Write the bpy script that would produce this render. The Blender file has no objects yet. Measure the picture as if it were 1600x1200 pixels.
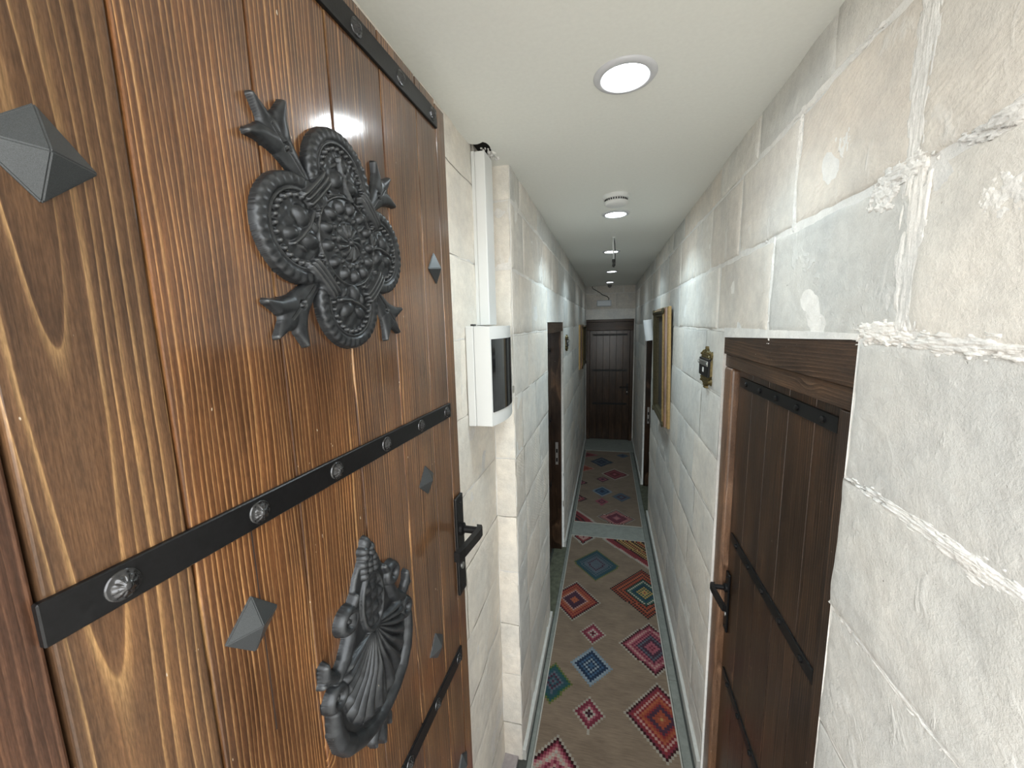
import bpy, bmesh, math, random
import numpy as np
from mathutils import Vector, Matrix

random.seed(7)
rng = np.random.default_rng(11)
sc = bpy.context.scene
COL = sc.collection
PI = math.pi

# ------------------------------------------------------------------ camera, world, exposure
CAM_H = 2.10
FPX = 619.376
YAW, PITCH, ROLL = -0.238690755, 0.148885282, -0.0240727612


def make_camera():
    cy, sy = math.cos(YAW), math.sin(YAW)
    cp, sp = math.cos(PITCH), math.sin(PITCH)
    cr, sr = math.cos(ROLL), math.sin(ROLL)
    f = Vector((sy * cp, cy * cp, -sp))
    r0 = Vector((cy, -sy, 0))
    u0 = r0.cross(f)
    r = r0 * cr + u0 * sr
    u = u0 * cr - r0 * sr
    cam = bpy.data.cameras.new('camera')
    cam.sensor_fit = 'HORIZONTAL'
    cam.sensor_width = 36.0
    cam.lens = FPX / 1600.0 * 36.0
    cam.clip_start = 0.01
    o = bpy.data.objects.new('camera', cam)
    COL.objects.link(o)
    m = Matrix(((r.x, u.x, -f.x, 0), (r.y, u.y, -f.y, 0), (r.z, u.z, -f.z, CAM_H), (0, 0, 0, 1)))
    o.matrix_world = m
    sc.camera = o


make_camera()

WORLD_STRENGTH = 4.6
LAMP_W = (1.6, 3.2, 2.0, 0.6, 0.5)        # nearest lamp first
w = bpy.data.worlds.new('sky')
sc.world = w
w.use_nodes = True
bg = w.node_tree.nodes['Background']
bg.inputs[0].default_value = (0.985, 1.0, 0.99, 1)
bg.inputs[1].default_value = WORLD_STRENGTH

sc.view_settings.view_transform = 'Standard'
sc.view_settings.look = 'None'
sc.view_settings.exposure = 0.42
sc.view_settings.gamma = 1.0
sc.view_settings.use_curve_mapping = False

# sampling portal in the open entrance (emits nothing of its own, guides sky light)
pl = bpy.data.lights.new('entrance_portal', 'AREA')
pl.shape = 'RECTANGLE'
pl.size = 0.87
pl.size_y = 2.06
pl.cycles.is_portal = True
po = bpy.data.objects.new('entrance_portal', pl)
COL.objects.link(po)
po.location = (0.02, -0.14, 1.59)
po.rotation_euler = (PI / 2, 0, 0)

# ------------------------------------------------------------------ room numbers
XR, XL, XE = 0.445, -0.38, -0.47        # right wall, left wall, recessed left wall by the entrance
CEIL = 2.71
YJ = 1.596                              # where the left wall steps in
YEND = 7.10
COURSES = [-0.065, 0.2, 0.466, 0.73, 0.995, 1.26, 1.527, 1.795, 2.055, 2.318, 2.585, 2.85]

# ------------------------------------------------------------------ numpy noise


def _hash(ix, iy, seed):
    n = (ix.astype(np.int64) * 374761393 + iy.astype(np.int64) * 668265263 + seed * 1442695041) & 0xFFFFFFFF
    n = ((n ^ (n >> 13)) * 1274126177) & 0xFFFFFFFF
    return ((n ^ (n >> 16)) & 0xFFFF) / 65535.0


def vnoise(x, y, seed=0):
    ix, iy = np.floor(x), np.floor(y)
    fx, fy = x - ix, y - iy
    fx = fx * fx * (3 - 2 * fx)
    fy = fy * fy * (3 - 2 * fy)
    a = _hash(ix, iy, seed)
    b = _hash(ix + 1, iy, seed)
    c = _hash(ix, iy + 1, seed)
    d = _hash(ix + 1, iy + 1, seed)
    return (a * (1 - fx) + b * fx) * (1 - fy) + (c * (1 - fx) + d * fx) * fy - 0.5


def fbm(x, y, seed=0, oct=4):
    s, a = 0, 1.0
    for k in range(oct):
        s = s + a * vnoise(x * 2 ** k, y * 2 ** k, seed + k)
        a *= 0.5
    return s


# ------------------------------------------------------------------ object helpers
def link(o, parent=None):
    COL.objects.link(o)
    if parent is not None:
        o.parent = parent
    return o


def mesh_obj(name, verts, faces, mat, parent=None, smooth=False, loc=None):
    me = bpy.data.meshes.new(name)
    me.from_pydata([tuple(v) for v in verts], [], [tuple(f) for f in faces])
    if mat is not None:
        me.materials.append(mat)
    if smooth:
        me.polygons.foreach_set('use_smooth', [True] * len(me.polygons))
    me.update()
    o = bpy.data.objects.new(name, me)
    if loc is not None:
        o.location = loc
    return link(o, parent)


def bm_obj(name, bm, mat, parent=None, smooth=False, loc=None, rot=None):
    me = bpy.data.meshes.new(name)
    bmesh.ops.recalc_face_normals(bm, faces=bm.faces)
    bm.to_mesh(me)
    bm.free()
    if mat is not None:
        me.materials.append(mat)
    if smooth:
        me.polygons.foreach_set('use_smooth', [True] * len(me.polygons))
    o = bpy.data.objects.new(name, me)
    if loc is not None:
        o.location = loc
    if rot is not None:
        o.rotation_euler = rot
    return link(o, parent)


def tag(o, label, cat, group=None, kind=None):
    o['label'] = label
    o['category'] = cat
    if group:
        o['group'] = group
    if kind:
        o['kind'] = kind
    return o


def empty(name, loc, rz=0.0):
    o = bpy.data.objects.new(name, None)
    o.empty_display_size = 0.1
    o.location = loc
    o.rotation_euler = (0, 0, rz)
    return link(o)


def box_bm(x0, x1, y0, y1, z0, z1, bevel=0.0, seg=2, bm=None):
    own = bm is None
    b = bmesh.new()
    vs = [b.verts.new((x, y, z)) for x in (x0, x1) for y in (y0, y1) for z in (z0, z1)]
    for q in ((0, 1, 3, 2), (4, 6, 7, 5), (0, 4, 5, 1), (2, 3, 7, 6), (0, 2, 6, 4), (1, 5, 7, 3)):
        b.faces.new([vs[i] for i in q])
    bmesh.ops.recalc_face_normals(b, faces=b.faces)
    if bevel > 0:
        bmesh.ops.bevel(b, geom=list(b.edges), offset=bevel, segments=seg, affect='EDGES', profile=0.5)
    if own:
        return b
    tmp = bpy.data.meshes.new('tmp')
    b.to_mesh(tmp)
    b.free()
    bm.from_mesh(tmp)
    bpy.data.meshes.remove(tmp)
    return bm


def box(name, x0, x1, y0, y1, z0, z1, mat, parent=None, bevel=0.0, seg=2, smooth=False):
    """box whose object origin sits at the centre of its footprint"""
    cx, cy = (x0 + x1) / 2, (y0 + y1) / 2
    b = box_bm(x0 - cx, x1 - cx, y0 - cy, y1 - cy, 0, z1 - z0, bevel, seg)
    return bm_obj(name, b, mat, parent, smooth, (cx, cy, z0))


def lathe_bm(profile, n=32, bm=None, mat=None):
    """profile: list of (r, z); closed at r=0 ends"""
    b = bm or bmesh.new()
    M = mat or Matrix()
    rings = []
    for r, z in profile:
        if r < 1e-6:
            rings.append([b.verts.new(M @ Vector((0, 0, z)))])
        else:
            rings.append([b.verts.new(M @ Vector((r * math.cos(2 * PI * k / n), r * math.sin(2 * PI * k / n), z))) for k in range(n)])
    for a, c in zip(rings, rings[1:]):
        for k in range(n):
            k2 = (k + 1) % n
            if len(a) == 1 and len(c) == 1:
                continue
            if len(a) == 1:
                b.faces.new((a[0], c[k], c[k2]))
            elif len(c) == 1:
                b.faces.new((a[k], a[k2], c[0]))
            else:
                b.faces.new((a[k], a[k2], c[k2], c[k]))
    return b


def tube_bm(pts, r, n=8, bm=None, taper=None):
    b = bm or bmesh.new()
    P = [Vector(p) for p in pts]
    rings = []
    for i, p in enumerate(P):
        d = (P[min(i + 1, len(P) - 1)] - P[max(i - 1, 0)]).normalized()
        up = Vector((0, 0, 1)) if abs(d.z) < 0.9 else Vector((1, 0, 0))
        a = d.cross(up).normalized()
        c = d.cross(a)
        rr = r if taper is None else taper[i]
        rings.append([b.verts.new(p + a * rr * math.cos(2 * PI * k / n) + c * rr * math.sin(2 * PI * k / n)) for k in range(n)])
    for u, v in zip(rings, rings[1:]):
        for k in range(n):
            b.faces.new((u[k], u[(k + 1) % n], v[(k + 1) % n], v[k]))
    b.faces.new(rings[0][::-1])
    b.faces.new(rings[-1])
    return b


def heightfield(name, x0, x1, z0, z1, cell, hfun, mat, parent, loc=(0, 0, 0), cut=-0.0012):
    """relief casting: surface y = -h(x, z); keeps cells that rise above the cut, the rim dips below the base plane"""
    nx, nz = int((x1 - x0) / cell) + 1, int((z1 - z0) / cell) + 1
    X, Z = np.meshgrid(np.linspace(x0, x1, nx), np.linspace(z0, z1, nz), indexing='ij')
    Hh = np.maximum(hfun(X, Z), -0.002)
    keep = (Hh > cut)
    c = keep[:-1, :-1] | keep[1:, :-1] | keep[:-1, 1:] | keep[1:, 1:]
    idx = -np.ones((nx, nz), int)
    used = np.zeros((nx, nz), bool)
    used[:-1, :-1] |= c
    used[1:, :-1] |= c
    used[:-1, 1:] |= c
    used[1:, 1:] |= c
    idx[used] = np.arange(used.sum())
    V = np.stack([X[used], -Hh[used], Z[used]], 1)
    ii, jj = np.nonzero(c)
    F = np.stack([idx[ii, jj], idx[ii + 1, jj], idx[ii + 1, jj + 1], idx[ii, jj + 1]], 1)
    return mesh_obj(name, V.tolist(), F.tolist(), mat, parent, True, loc)


# ------------------------------------------------------------------ material helpers
def new_mat(name):
    m = bpy.data.materials.new(name)
    m.use_nodes = True
    nt = m.node_tree
    b = nt.nodes['Principled BSDF']
    return m, nt, b


class NT:
    def __init__(s, nt):
        s.nt = nt

    def n(s, t, **kw):
        nd = s.nt.nodes.new(t)
        for k, v in kw.items():
            setattr(nd, k, v)
        return nd

    def set(s, sock, v):
        if hasattr(v, 'is_linked') or isinstance(v, bpy.types.NodeSocket):
            s.nt.links.new(v, sock)
        else:
            sock.default_value = v

    def math(s, op, a, b=0.0, c=None, clamp=False):
        nd = s.n('ShaderNodeMath', operation=op, use_clamp=clamp)
        s.set(nd.inputs[0], a)
        s.set(nd.inputs[1], b)
        if c is not None:
            s.set(nd.inputs[2], c)
        return nd.outputs[0]

    def vmul(s, v, k):
        nd = s.n('ShaderNodeVectorMath', operation='MULTIPLY')
        s.set(nd.inputs[0], v)
        s.set(nd.inputs[1], k)
        return nd.outputs[0]

    def vadd(s, v, k):
        nd = s.n('ShaderNodeVectorMath', operation='ADD')
        s.set(nd.inputs[0], v)
        s.set(nd.inputs[1], k)
        return nd.outputs[0]

    def noise(s, v, scale=1.0, detail=3.0, rough=0.5, dist=0.0):
        nd = s.n('ShaderNodeTexNoise')
        s.set(nd.inputs['Vector'], v)
        nd.inputs['Scale'].default_value = scale
        nd.inputs['Detail'].default_value = detail
        nd.inputs['Roughness'].default_value = rough
        nd.inputs['Distortion'].default_value = dist
        return nd.outputs['Fac']

    def ramp(s, f, stops, interp='LINEAR'):
        nd = s.n('ShaderNodeValToRGB')
        s.set(nd.inputs[0], f)
        cr = nd.color_ramp
        cr.interpolation = interp
        while len(cr.elements) < len(stops):
            cr.elements.new(0.5)
        for e, (p, c) in zip(cr.elements, stops):
            e.position = p
            e.color = (*c, 1) if len(c) == 3 else c
        return nd.outputs[0]

    def mix(s, f, a, b, mode='MIX'):
        nd = s.n('ShaderNodeMix', data_type='RGBA', blend_type=mode)
        s.set(nd.inputs[0], f)
        s.set(nd.inputs[6], a)
        s.set(nd.inputs[7], b)
        return nd.outputs[2]

    def range(s, v, a, b, c=0.0, d=1.0, smooth=False):
        nd = s.n('ShaderNodeMapRange')
        if smooth:
            nd.interpolation_type = 'SMOOTHSTEP'
        s.set(nd.inputs[0], v)
        for i, q in enumerate((a, b, c, d)):
            nd.inputs[i + 1].default_value = q
        return nd.outputs[0]

    def bump(s, h, strength=0.5, dist=0.002, normal=None):
        nd = s.n('ShaderNodeBump')
        s.set(nd.inputs['Height'], h)
        nd.inputs['Strength'].default_value = strength
        nd.inputs['Distance'].default_value = dist
        if normal is not None:
            s.set(nd.inputs['Normal'], normal)
        return nd.outputs[0]


def rgb(r, g, b):
    f = lambda c: (c / 255 / 12.92) if c / 255 <= 0.04045 else ((c / 255 + 0.055) / 1.055) ** 2.4
    return (f(r), f(g), f(b))


def c4(c):
    return (c[0], c[1], c[2], 1)


def plain(name, col, rough=0.5, metal=0.0, coat=0.0, bump=0.0, bscale=60, var=0.0, spec=0.5):
    m, nt, b = new_mat(name)
    g = NT(nt)
    b.inputs['Roughness'].default_value = rough
    b.inputs['Metallic'].default_value = metal
    b.inputs['Coat Weight'].default_value = coat
    b.inputs['Specular IOR Level'].default_value = spec
    tc = g.n('ShaderNodeTexCoord').outputs['Object']
    nz = g.noise(tc, bscale, 4, 0.6)
    lo = tuple(max(0, x * (1 - var)) for x in col)
    hi = tuple(x * (1 + var) for x in col)
    g.set(b.inputs['Base Color'], g.ramp(nz, [(0.3, lo), (0.7, hi)]))
    if bump > 0:
        g.set(b.inputs['Normal'], g.bump(nz, bump, 0.002))
    return m


def KSEL(g, vo):
    sp = g.n('ShaderNodeSeparateColor')
    g.set(sp.inputs[0], vo.outputs['Color'])
    return sp.outputs[0]


def wood(name, light, mid, dark, freq=100.0, axis='Z', gloss=0.33, coat=0.35, tone=1.0, depth=0.05, bumpk=0.35, soft=False, off0=0.16, wander=0.022, kamp=0.022, contrast=0.7, crough=0.18):
    """stained softwood: growth rings cut lengthwise, knots, fine streaks; grain runs along axis"""
    m, nt, b = new_mat(name)
    g = NT(nt)
    tc = g.n('ShaderNodeTexCoord').outputs['Object']
    sep = g.n('ShaderNodeSeparateXYZ')
    g.set(sep.inputs[0], tc)
    if axis == 'Z':
        across, along, thr = sep.outputs[0], sep.outputs[2], sep.outputs[1]
    elif axis == 'X':
        across, along, thr = sep.outputs[2], sep.outputs[0], sep.outputs[1]
    oi = g.n('ShaderNodeObjectInfo').outputs['Random']
    off = g.math('MULTIPLY', oi, 37.0)
    al = g.math('ADD', along, off)
    com = g.n('ShaderNodeCombineXYZ')
    g.set(com.inputs[0], across)
    g.set(com.inputs[1], g.math('ADD', thr, off))
    g.set(com.inputs[2], al)
    v = com.outputs[0]
    # knots
    vo = g.n('ShaderNodeTexVoronoi', feature='F1')
    g.set(vo.inputs['Vector'], g.vmul(v, (7.5, 0.0, 3.1)))
    vo.inputs['Scale'].default_value = 1.0
    vo.inputs['Randomness'].default_value = 1.0
    kd = g.math('ADD', vo.outputs['Distance'], g.range(g.n('ShaderNodeSeparateColor').outputs[0] if False else KSEL(g, vo), 0.52, 0.56, 0.0, 1.0))
    knot = g.range(kd, 0.0, 0.26, 1.0, 0.0, True)
    kcore = g.range(kd, 0.03, 0.085, 1.0, 0.0, True)
    # wander of the grain
    n1 = g.noise(g.vmul(v, (5, 5, 1.3)), 1.0, 2, 0.5)
    n2 = g.noise(g.vmul(v, (22, 8, 5.0)), 1.0, 2, 0.5)
    u = g.math('ADD', across, g.math('MULTIPLY', g.math('SUBTRACT', n1, 0.5), wander))
    u = g.math('ADD', u, g.math('MULTIPLY', g.math('SUBTRACT', n2, 0.5), 0.005))
    u = g.math('ADD', u, g.math('MULTIPLY', g.math('SUBTRACT', oi, 0.5), 0.05))
    u = g.math('ADD', u, off0)
    dz = g.noise(g.vmul(v, (1.5, 1.0, 0.9)), 1.0, 1.5, 0.5)
    dd = g.math('MULTIPLY', g.math('SUBTRACT', dz, 0.25), depth * 3.0)
    r2 = g.math('ADD', g.math('POWER', u, 2.0), g.math('POWER', dd, 2.0))
    ring = g.math('SQRT', r2)
    ring = g.math('ADD', ring, g.math('MULTIPLY', knot, kamp))
    com2 = g.n('ShaderNodeCombineXYZ')
    g.set(com2.inputs[0], g.math('MULTIPLY', ring, freq * 0.31))
    g.set(com2.inputs[2], g.math('MULTIPLY', al, 0.6))
    g.set(com2.inputs[1], off)
    jit = g.noise(com2.outputs[0], 1.0, 2, 0.55)
    ph = g.math('ADD', g.math('MULTIPLY', ring, freq), g.math('MULTIPLY', jit, 3.2))
    saw = g.math('FRACT', ph)
    if soft:
        stops = [(0.0, mid), (0.25, light), (0.5, mid), (0.85, dark), (1.0, mid)]
    else:
        stops = [(0.0, light), (0.10, tuple((x + y) / 2 for x, y in zip(light, mid))), (0.26, mid), (0.88, dark), (0.965, mid), (1.0, light)]
    col = g.ramp(saw, stops)
    cn = g.noise(g.vmul(v, (34, 10, 2.6)), 1.0, 3, 0.6)
    col = g.mix(g.range(cn, 0.32, 0.66, contrast * 0.35, min(1.0, contrast + 0.3)), c4(tuple((x * 1.15 + y) / 2 for x, y in zip(mid, dark))), col)
    fib = g.noise(g.vmul(v, (420, 60, 9)), 1.0, 3, 0.6)
    por = g.noise(g.vmul(v, (900, 700, 110)), 1.0, 2, 0.6)
    col = g.mix(0.6, col, g.ramp(por, [(0.32, (0.62, 0.60, 0.58)), (0.68, (1.32, 1.30, 1.28))]), 'MULTIPLY')
    col = g.mix(0.55, col, g.ramp(fib, [(0.3, (0.45, 0.43, 0.42)), (0.7, (1.35, 1.32, 1.3))]), 'MULTIPLY')
    big = g.noise(g.vmul(v, (11, 6, 3.2)), 1.0, 4, 0.6)
    col = g.mix(0.85, col, g.ramp(big, [(0.30, (0.46, 0.43, 0.42)), (0.5, (0.95, 0.95, 0.95)), (0.70, (1.55, 1.42, 1.22))]), 'MULTIPLY')
    pk = g.ramp(oi, [(0.0, (0.85 * tone, 0.83 * tone, 0.82 * tone)), (1.0, (1.15 * tone, 1.14 * tone, 1.1 * tone))])
    col = g.mix(1.0, col, pk, 'MULTIPLY')
    col = g.mix(g.math('MULTIPLY', kcore, 0.65), col, c4(tuple(x * 0.55 for x in dark)))
    # small nicks where the stain is chipped
    sp = g.noise(g.vmul(v, (230, 150, 70)), 1.0, 1, 0.5)
    col = g.mix(g.range(sp, 0.80, 0.82), col, c4((0.55, 0.47, 0.36)))
    g.set(b.inputs['Base Color'], col)
    g.set(b.inputs['Roughness'], g.range(fib, 0.2, 0.8, gloss - 0.08, gloss + 0.12))
    b.inputs['Specular IOR Level'].default_value = 0.2
    b.inputs['Coat IOR'].default_value = 1.6
    b.inputs['Coat Weight'].default_value = coat * 0.8
    b.inputs['Coat Roughness'].default_value = crough
    h = g.math('ADD', g.math('MULTIPLY', saw, -0.55), g.math('MULTIPLY', fib, 0.55))
    bn = g.bump(h, bumpk, 0.0016)
    g.set(b.inputs['Normal'], bn)
    g.set(b.inputs['Coat Normal'], g.bump(h, bumpk * 0.22, 0.0008))
    return m


def stone(name, a, bcol, pits=1.0, chisel=False, mortar=False):
    m, nt, b = new_mat(name)
    g = NT(nt)
    tc = g.n('ShaderNodeTexCoord').outputs['Object']
    oi = g.n('ShaderNodeObjectInfo').outputs['Random']
    off = g.math('MULTIPLY', oi, 53.0)
    cmb = g.n('ShaderNodeCombineXYZ')
    for i in range(3):
        g.set(cmb.inputs[i], off)
    v = g.vadd(tc, cmb.outputs[0])
    n_big = g.noise(v, 4.5, 4, 0.6)
    n_med = g.noise(v, 30, 5, 0.65)
    n_fine = g.noise(v, 260, 4, 0.7)
    col = g.ramp(oi, [(0.0, a), (0.55, tuple((x + y) / 2 for x, y in zip(a, bcol))), (1.0, bcol)])
    if mortar:
        col = c4(a)
    col = g.mix(0.8, col, g.ramp(n_big, [(0.3, (0.84, 0.85, 0.855)), (0.7, (1.12, 1.085, 1.04))]), 'MULTIPLY')
    col = g.mix(0.7, col, g.ramp(n_med, [(0.3, (0.88, 0.87, 0.86)), (0.7, (1.1, 1.1, 1.09))]), 'MULTIPLY')
    col = g.mix(0.5, col, g.ramp(n_fine, [(0.3, (0.86, 0.86, 0.86)), (0.7, (1.12, 1.12, 1.12))]), 'MULTIPLY')
    # whitish smears of plaster left on the face
    sm = g.noise(g.vmul(v, (1, 1.0, 0.7)), 9, 4, 0.65, 0.8)
    col = g.mix(g.math('MULTIPLY', g.range(sm, 0.60, 0.68), 0.45 * pits), col, c4((0.87, 0.865, 0.84)))
    # dark pinholes and chips
    ch = g.noise(v, 75, 2, 0.5)
    chip = g.range(ch, 0.235, 0.20)
    chm = g.math('MULTIPLY', chip, g.range(g.noise(v, 7, 2, 0.5), 0.45, 0.6))
    col = g.mix(g.math('MULTIPLY', chm, 0.55), col, c4((0.30, 0.24, 0.20)))
    g.set(b.inputs['Base Color'], col)
    b.inputs['Roughness'].default_value = 0.85
    b.inputs['Specular IOR Level'].default_value = 0.25
    h = g.math('ADD', g.math('MULTIPLY', n_med, 1.0), g.math('MULTIPLY', n_fine, 0.28))
    h = g.math('SUBTRACT', h, g.math('MULTIPLY', chm, 0.8))
    h = g.math('ADD', h, g.math('MULTIPLY', g.range(sm, 0.60, 0.68), 0.35))
    if chisel:
        wv = g.n('ShaderNodeTexWave', wave_type='BANDS', bands_direction='DIAGONAL')
        g.set(wv.inputs['Vector'], g.vmul(v, (1, 0.55, 1)))
        wv.inputs['Scale'].default_value = 38
        wv.inputs['Distortion'].default_value = 5
        wv.inputs['Detail'].default_value = 2
        wv.inputs['Detail Scale'].default_value = 1.5
        h = g.math('ADD', h, g.math('MULTIPLY', wv.outputs['Fac'], g.math('MULTIPLY', g.range(n_big, 0.42, 0.6), 0.22)))
    g.set(b.inputs['Normal'], g.bump(h, 0.7, 0.0055))
    return m


# ------------------------------------------------------------------ materials
M_DOOR = wood('entrance door pine', (0.47, 0.285, 0.130), (0.142, 0.066, 0.029), (0.056, 0.025, 0.012), 165.0, coat=1.05, crough=0.125, contrast=0.85, wander=0.03, kamp=0.03)
M_DOOR_WIDE = wood('entrance door flat sawn pine', (0.40, 0.255, 0.120), (0.125, 0.069, 0.036), (0.055, 0.030, 0.017), 118.0, coat=0.45, off0=0.012, wander=0.035, depth=0.028, contrast=0.8)
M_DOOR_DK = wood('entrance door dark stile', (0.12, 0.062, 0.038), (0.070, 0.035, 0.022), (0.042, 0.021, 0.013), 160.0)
M_DARKWOOD = wood('dark stained door wood', (0.155, 0.094, 0.058), (0.062, 0.036, 0.022), (0.026, 0.015, 0.009), 105.0, 'Z', 0.34, 0.45, contrast=0.9, kamp=0.03, wander=0.03)
M_DARKWOOD_X = wood('dark stained lintel wood', (0.15, 0.098, 0.068), (0.078, 0.048, 0.032), (0.040, 0.025, 0.017), 140.0, 'X', 0.42, 0.15, off0=0.03)
M_JAMB = wood('lit brown varnished jamb', (0.36, 0.225, 0.15), (0.24, 0.145, 0.095), (0.13, 0.075, 0.048), 170.0, 'Z', 0.3, 0.4)  # light falling on the far jamb is put into this paler brown
M_GROOVE = plain('shadow gap wood', (0.018, 0.010, 0.007), 0.8)
M_STONE = stone('limestone block', (0.80, 0.79, 0.76), (0.79, 0.745, 0.69), 1.0)
M_STONE_C = stone('chiselled limestone block', (0.80, 0.785, 0.75), (0.78, 0.73, 0.67), 1.0, True)
M_STONE_W = stone('whitewashed limestone block', (0.70, 0.70, 0.685), (0.69, 0.69, 0.67), 0.7)
M_STONE_P = stone('cream limestone by entrance', (0.88, 0.845, 0.78), (0.86, 0.815, 0.745), 0.5)
M_MORTAR = stone('white mortar', (0.88, 0.875, 0.86), (0.88, 0.875, 0.86), 0.3, mortar=True)
M_MORTAR_S = stone('stone coloured mortar', (0.84, 0.825, 0.80), (0.84, 0.825, 0.80), 0.3, mortar=True)
M_CEIL = plain('cream ceiling paint', (0.87, 0.88, 0.835), 0.75, bump=0.08, bscale=90, var=0.02, spec=0.3)
M_REVEAL = plain('plastered reveal', (0.55, 0.54, 0.52), 0.9, bump=0.3, var=0.06)
M_FLOOR = plain('grey green floor stone', (0.20, 0.212, 0.192), 0.6, bump=0.1, bscale=35, var=0.15)
M_GROUT = plain('dark floor grout', (0.055, 0.058, 0.052), 0.8, bump=0.2, var=0.2)
M_SKIRT = plain('pale grey skirting stone', (0.56, 0.56, 0.53), 0.5, bump=0.1, bscale=40, var=0.08)
M_THRESH = plain('threshold stone', (0.27, 0.285, 0.26), 0.55, bump=0.1, bscale=25, var=0.14)
M_SILL = plain('dark green sill stone', (0.105, 0.110, 0.075), 0.8, bump=0.3, bscale=25, var=0.4)  # darker, greener and more mottled than the floor stone
M_STEP = plain('mauve grey step stone', (0.36, 0.325, 0.33), 0.7, bump=0.2, var=0.1)
M_COURT = plain('courtyard paving', (0.42, 0.40, 0.37), 0.9, bump=0.2, var=0.1)
M_BLACK = plain('black painted iron', (0.006, 0.006, 0.0065), 0.36, 0.0, 0.0, spec=0.3, bump=0.06, bscale=180, var=0.3)
M_WHITE = plain('white plastic', (0.80, 0.81, 0.80), 0.38, spec=0.5)
M_WHITE_TRIM = plain('white lacquered lamp ring', (0.62, 0.63, 0.66), 0.4)
M_GLASSDK = plain('smoked dark cover', (0.012, 0.012, 0.014), 0.12, coat=0.6)
M_CHROME = plain('brushed steel', (0.62, 0.62, 0.60), 0.3, 1.0)
M_GOLD = plain('worn gilt', (0.38, 0.26, 0.11), 0.42, 0.55, bump=0.1, bscale=80, var=0.2)
M_GILTDK = plain('dark olive gilt', (0.075, 0.062, 0.030), 0.5, 0.35, bump=0.3, bscale=140, var=0.5)
M_CANVAS = plain('dark painted canvas', (0.055, 0.05, 0.045), 0.6, bscale=9, var=0.6)
M_CABLE = plain('dark cable', (0.03, 0.03, 0.03), 0.5)
M_VOID = plain('dark cavity', (0.02, 0.018, 0.016), 0.9)
M_PLUG = plain('pale blue white plastic', (0.62, 0.68, 0.74), 0.4)


def iron_material():
    m, nt, b = new_mat('cast iron grey')
    g = NT(nt)
    tc = g.n('ShaderNodeTexCoord').outputs['Object']
    n = g.noise(tc, 70, 4, 0.6)
    pt = g.n('ShaderNodeNewGeometry').outputs['Pointiness']
    col = g.ramp(n, [(0.3, (0.024, 0.026, 0.029)), (0.7, (0.050, 0.054, 0.058))])
    col = g.mix(g.range(pt, 0.515, 0.60), col, c4((0.11, 0.113, 0.113)))
    ns = g.noise(tc, 160, 2, 0.5)
    col = g.mix(g.range(ns, 0.79, 0.82), col, c4((0.35, 0.31, 0.24)))
    g.set(b.inputs['Base Color'], col)
    b.inputs['Metallic'].default_value = 0.55
    g.set(b.inputs['Roughness'], g.range(n, 0.2, 0.8, 0.30, 0.44))
    g.set(b.inputs['Normal'], g.bump(n, 0.12, 0.002))
    return m


M_IRON = iron_material()


def emit_mat(name, col, s):
    m, nt, b = new_mat(name)
    b.inputs['Base Color'].default_value = (0.8, 0.8, 0.8, 1)
    b.inputs['Emission Color'].default_value = c4(col)
    b.inputs['Emission Strength'].default_value = s
    return m


M_DIFF = [emit_mat('lit diffuser', (0.93, 0.98, 1.0), k) for k in (48.0, 34.0, 20.0, 12.0, 10.0)]

# ------------------------------------------------------------------ walls
# a wall is a mortar sheet (own mesh) with block children; wall frame: u along, z up, n = out of the wall


def wall_map(side):
    if side == 'right':
        return lambda u, n, z: (XR - n, u, z)
    if side == 'left':
        return lambda u, n, z: (XL + n, u, z)
    if side == 'recess':
        return lambda u, n, z: (XE + n, u, z)
    if side == 'jog':
        return lambda u, n, z: (u, YJ - n, z)
    if side == 'end':
        return lambda u, n, z: (u, YEND - n, z)


def flip(side):
    # winding so that normals face into the corridor
    return side in ('right', 'jog', 'end') and side != 'right' and False


def mortar_sheet(name, side, u0, u1, z0, z1, openings, cell, seed, depth=0.16, mat=None):
    f = wall_map(side)
    us = sorted(set([u0, u1] + [q for o in openings for q in (o[0], o[1]) if u0 < q < u1]))
    zs = sorted(set([z0, z1] + [q for o in openings for q in (o[2], o[3]) if z0 < q < z1]))

    def fine(a):
        out = []
        for p, q in zip(a, a[1:]):
            n = max(1, int(round((q - p) / cell)))
            out += list(np.linspace(p, q, n, endpoint=False))
        return np.array(out + [a[-1]])
    U, Z = fine(us), fine(zs)
    UU, ZZ = np.meshgrid(U, Z, indexing='ij')
    N = fbm(UU * 14, ZZ * 14, seed, 3) * 0.0030 - 0.0016
    verts = [f(a, n, c) for a, n, c in zip(UU.ravel(), N.ravel(), ZZ.ravel())]
    nz = len(Z)
    faces = []
    for i in range(len(U) - 1):
        uc = (U[i] + U[i + 1]) / 2
        for j in range(nz - 1):
            zc = (Z[j] + Z[j + 1]) / 2
            if any(o[0] < uc < o[1] and o[2] < zc < o[3] for o in openings):
                continue
            faces.append((i * nz + j, (i + 1) * nz + j, (i + 1) * nz + j + 1, i * nz + j + 1))
    # plastered reveals of the openings
    for o in openings:
        b = len(verts)
        a0, a1, b0, b1 = o[0], o[1], max(o[2], z0), o[3]
        for n in (0.0, -depth):
            for (a, c) in ((a0, b0), (a1, b0), (a1, b1), (a0, b1)):
                verts.append(f(a, n, c))
        for k in range(4):
            k2 = (k + 1) % 4
            faces.append((b + k, b + k2, b + 4 + k2, b + 4 + k))
        faces.append((b + 4, b + 5, b + 6, b + 7))
    o = mesh_obj(name, verts, faces, mat or M_MORTAR, None, True)
    o['kind'] = 'structure'
    return o


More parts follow.
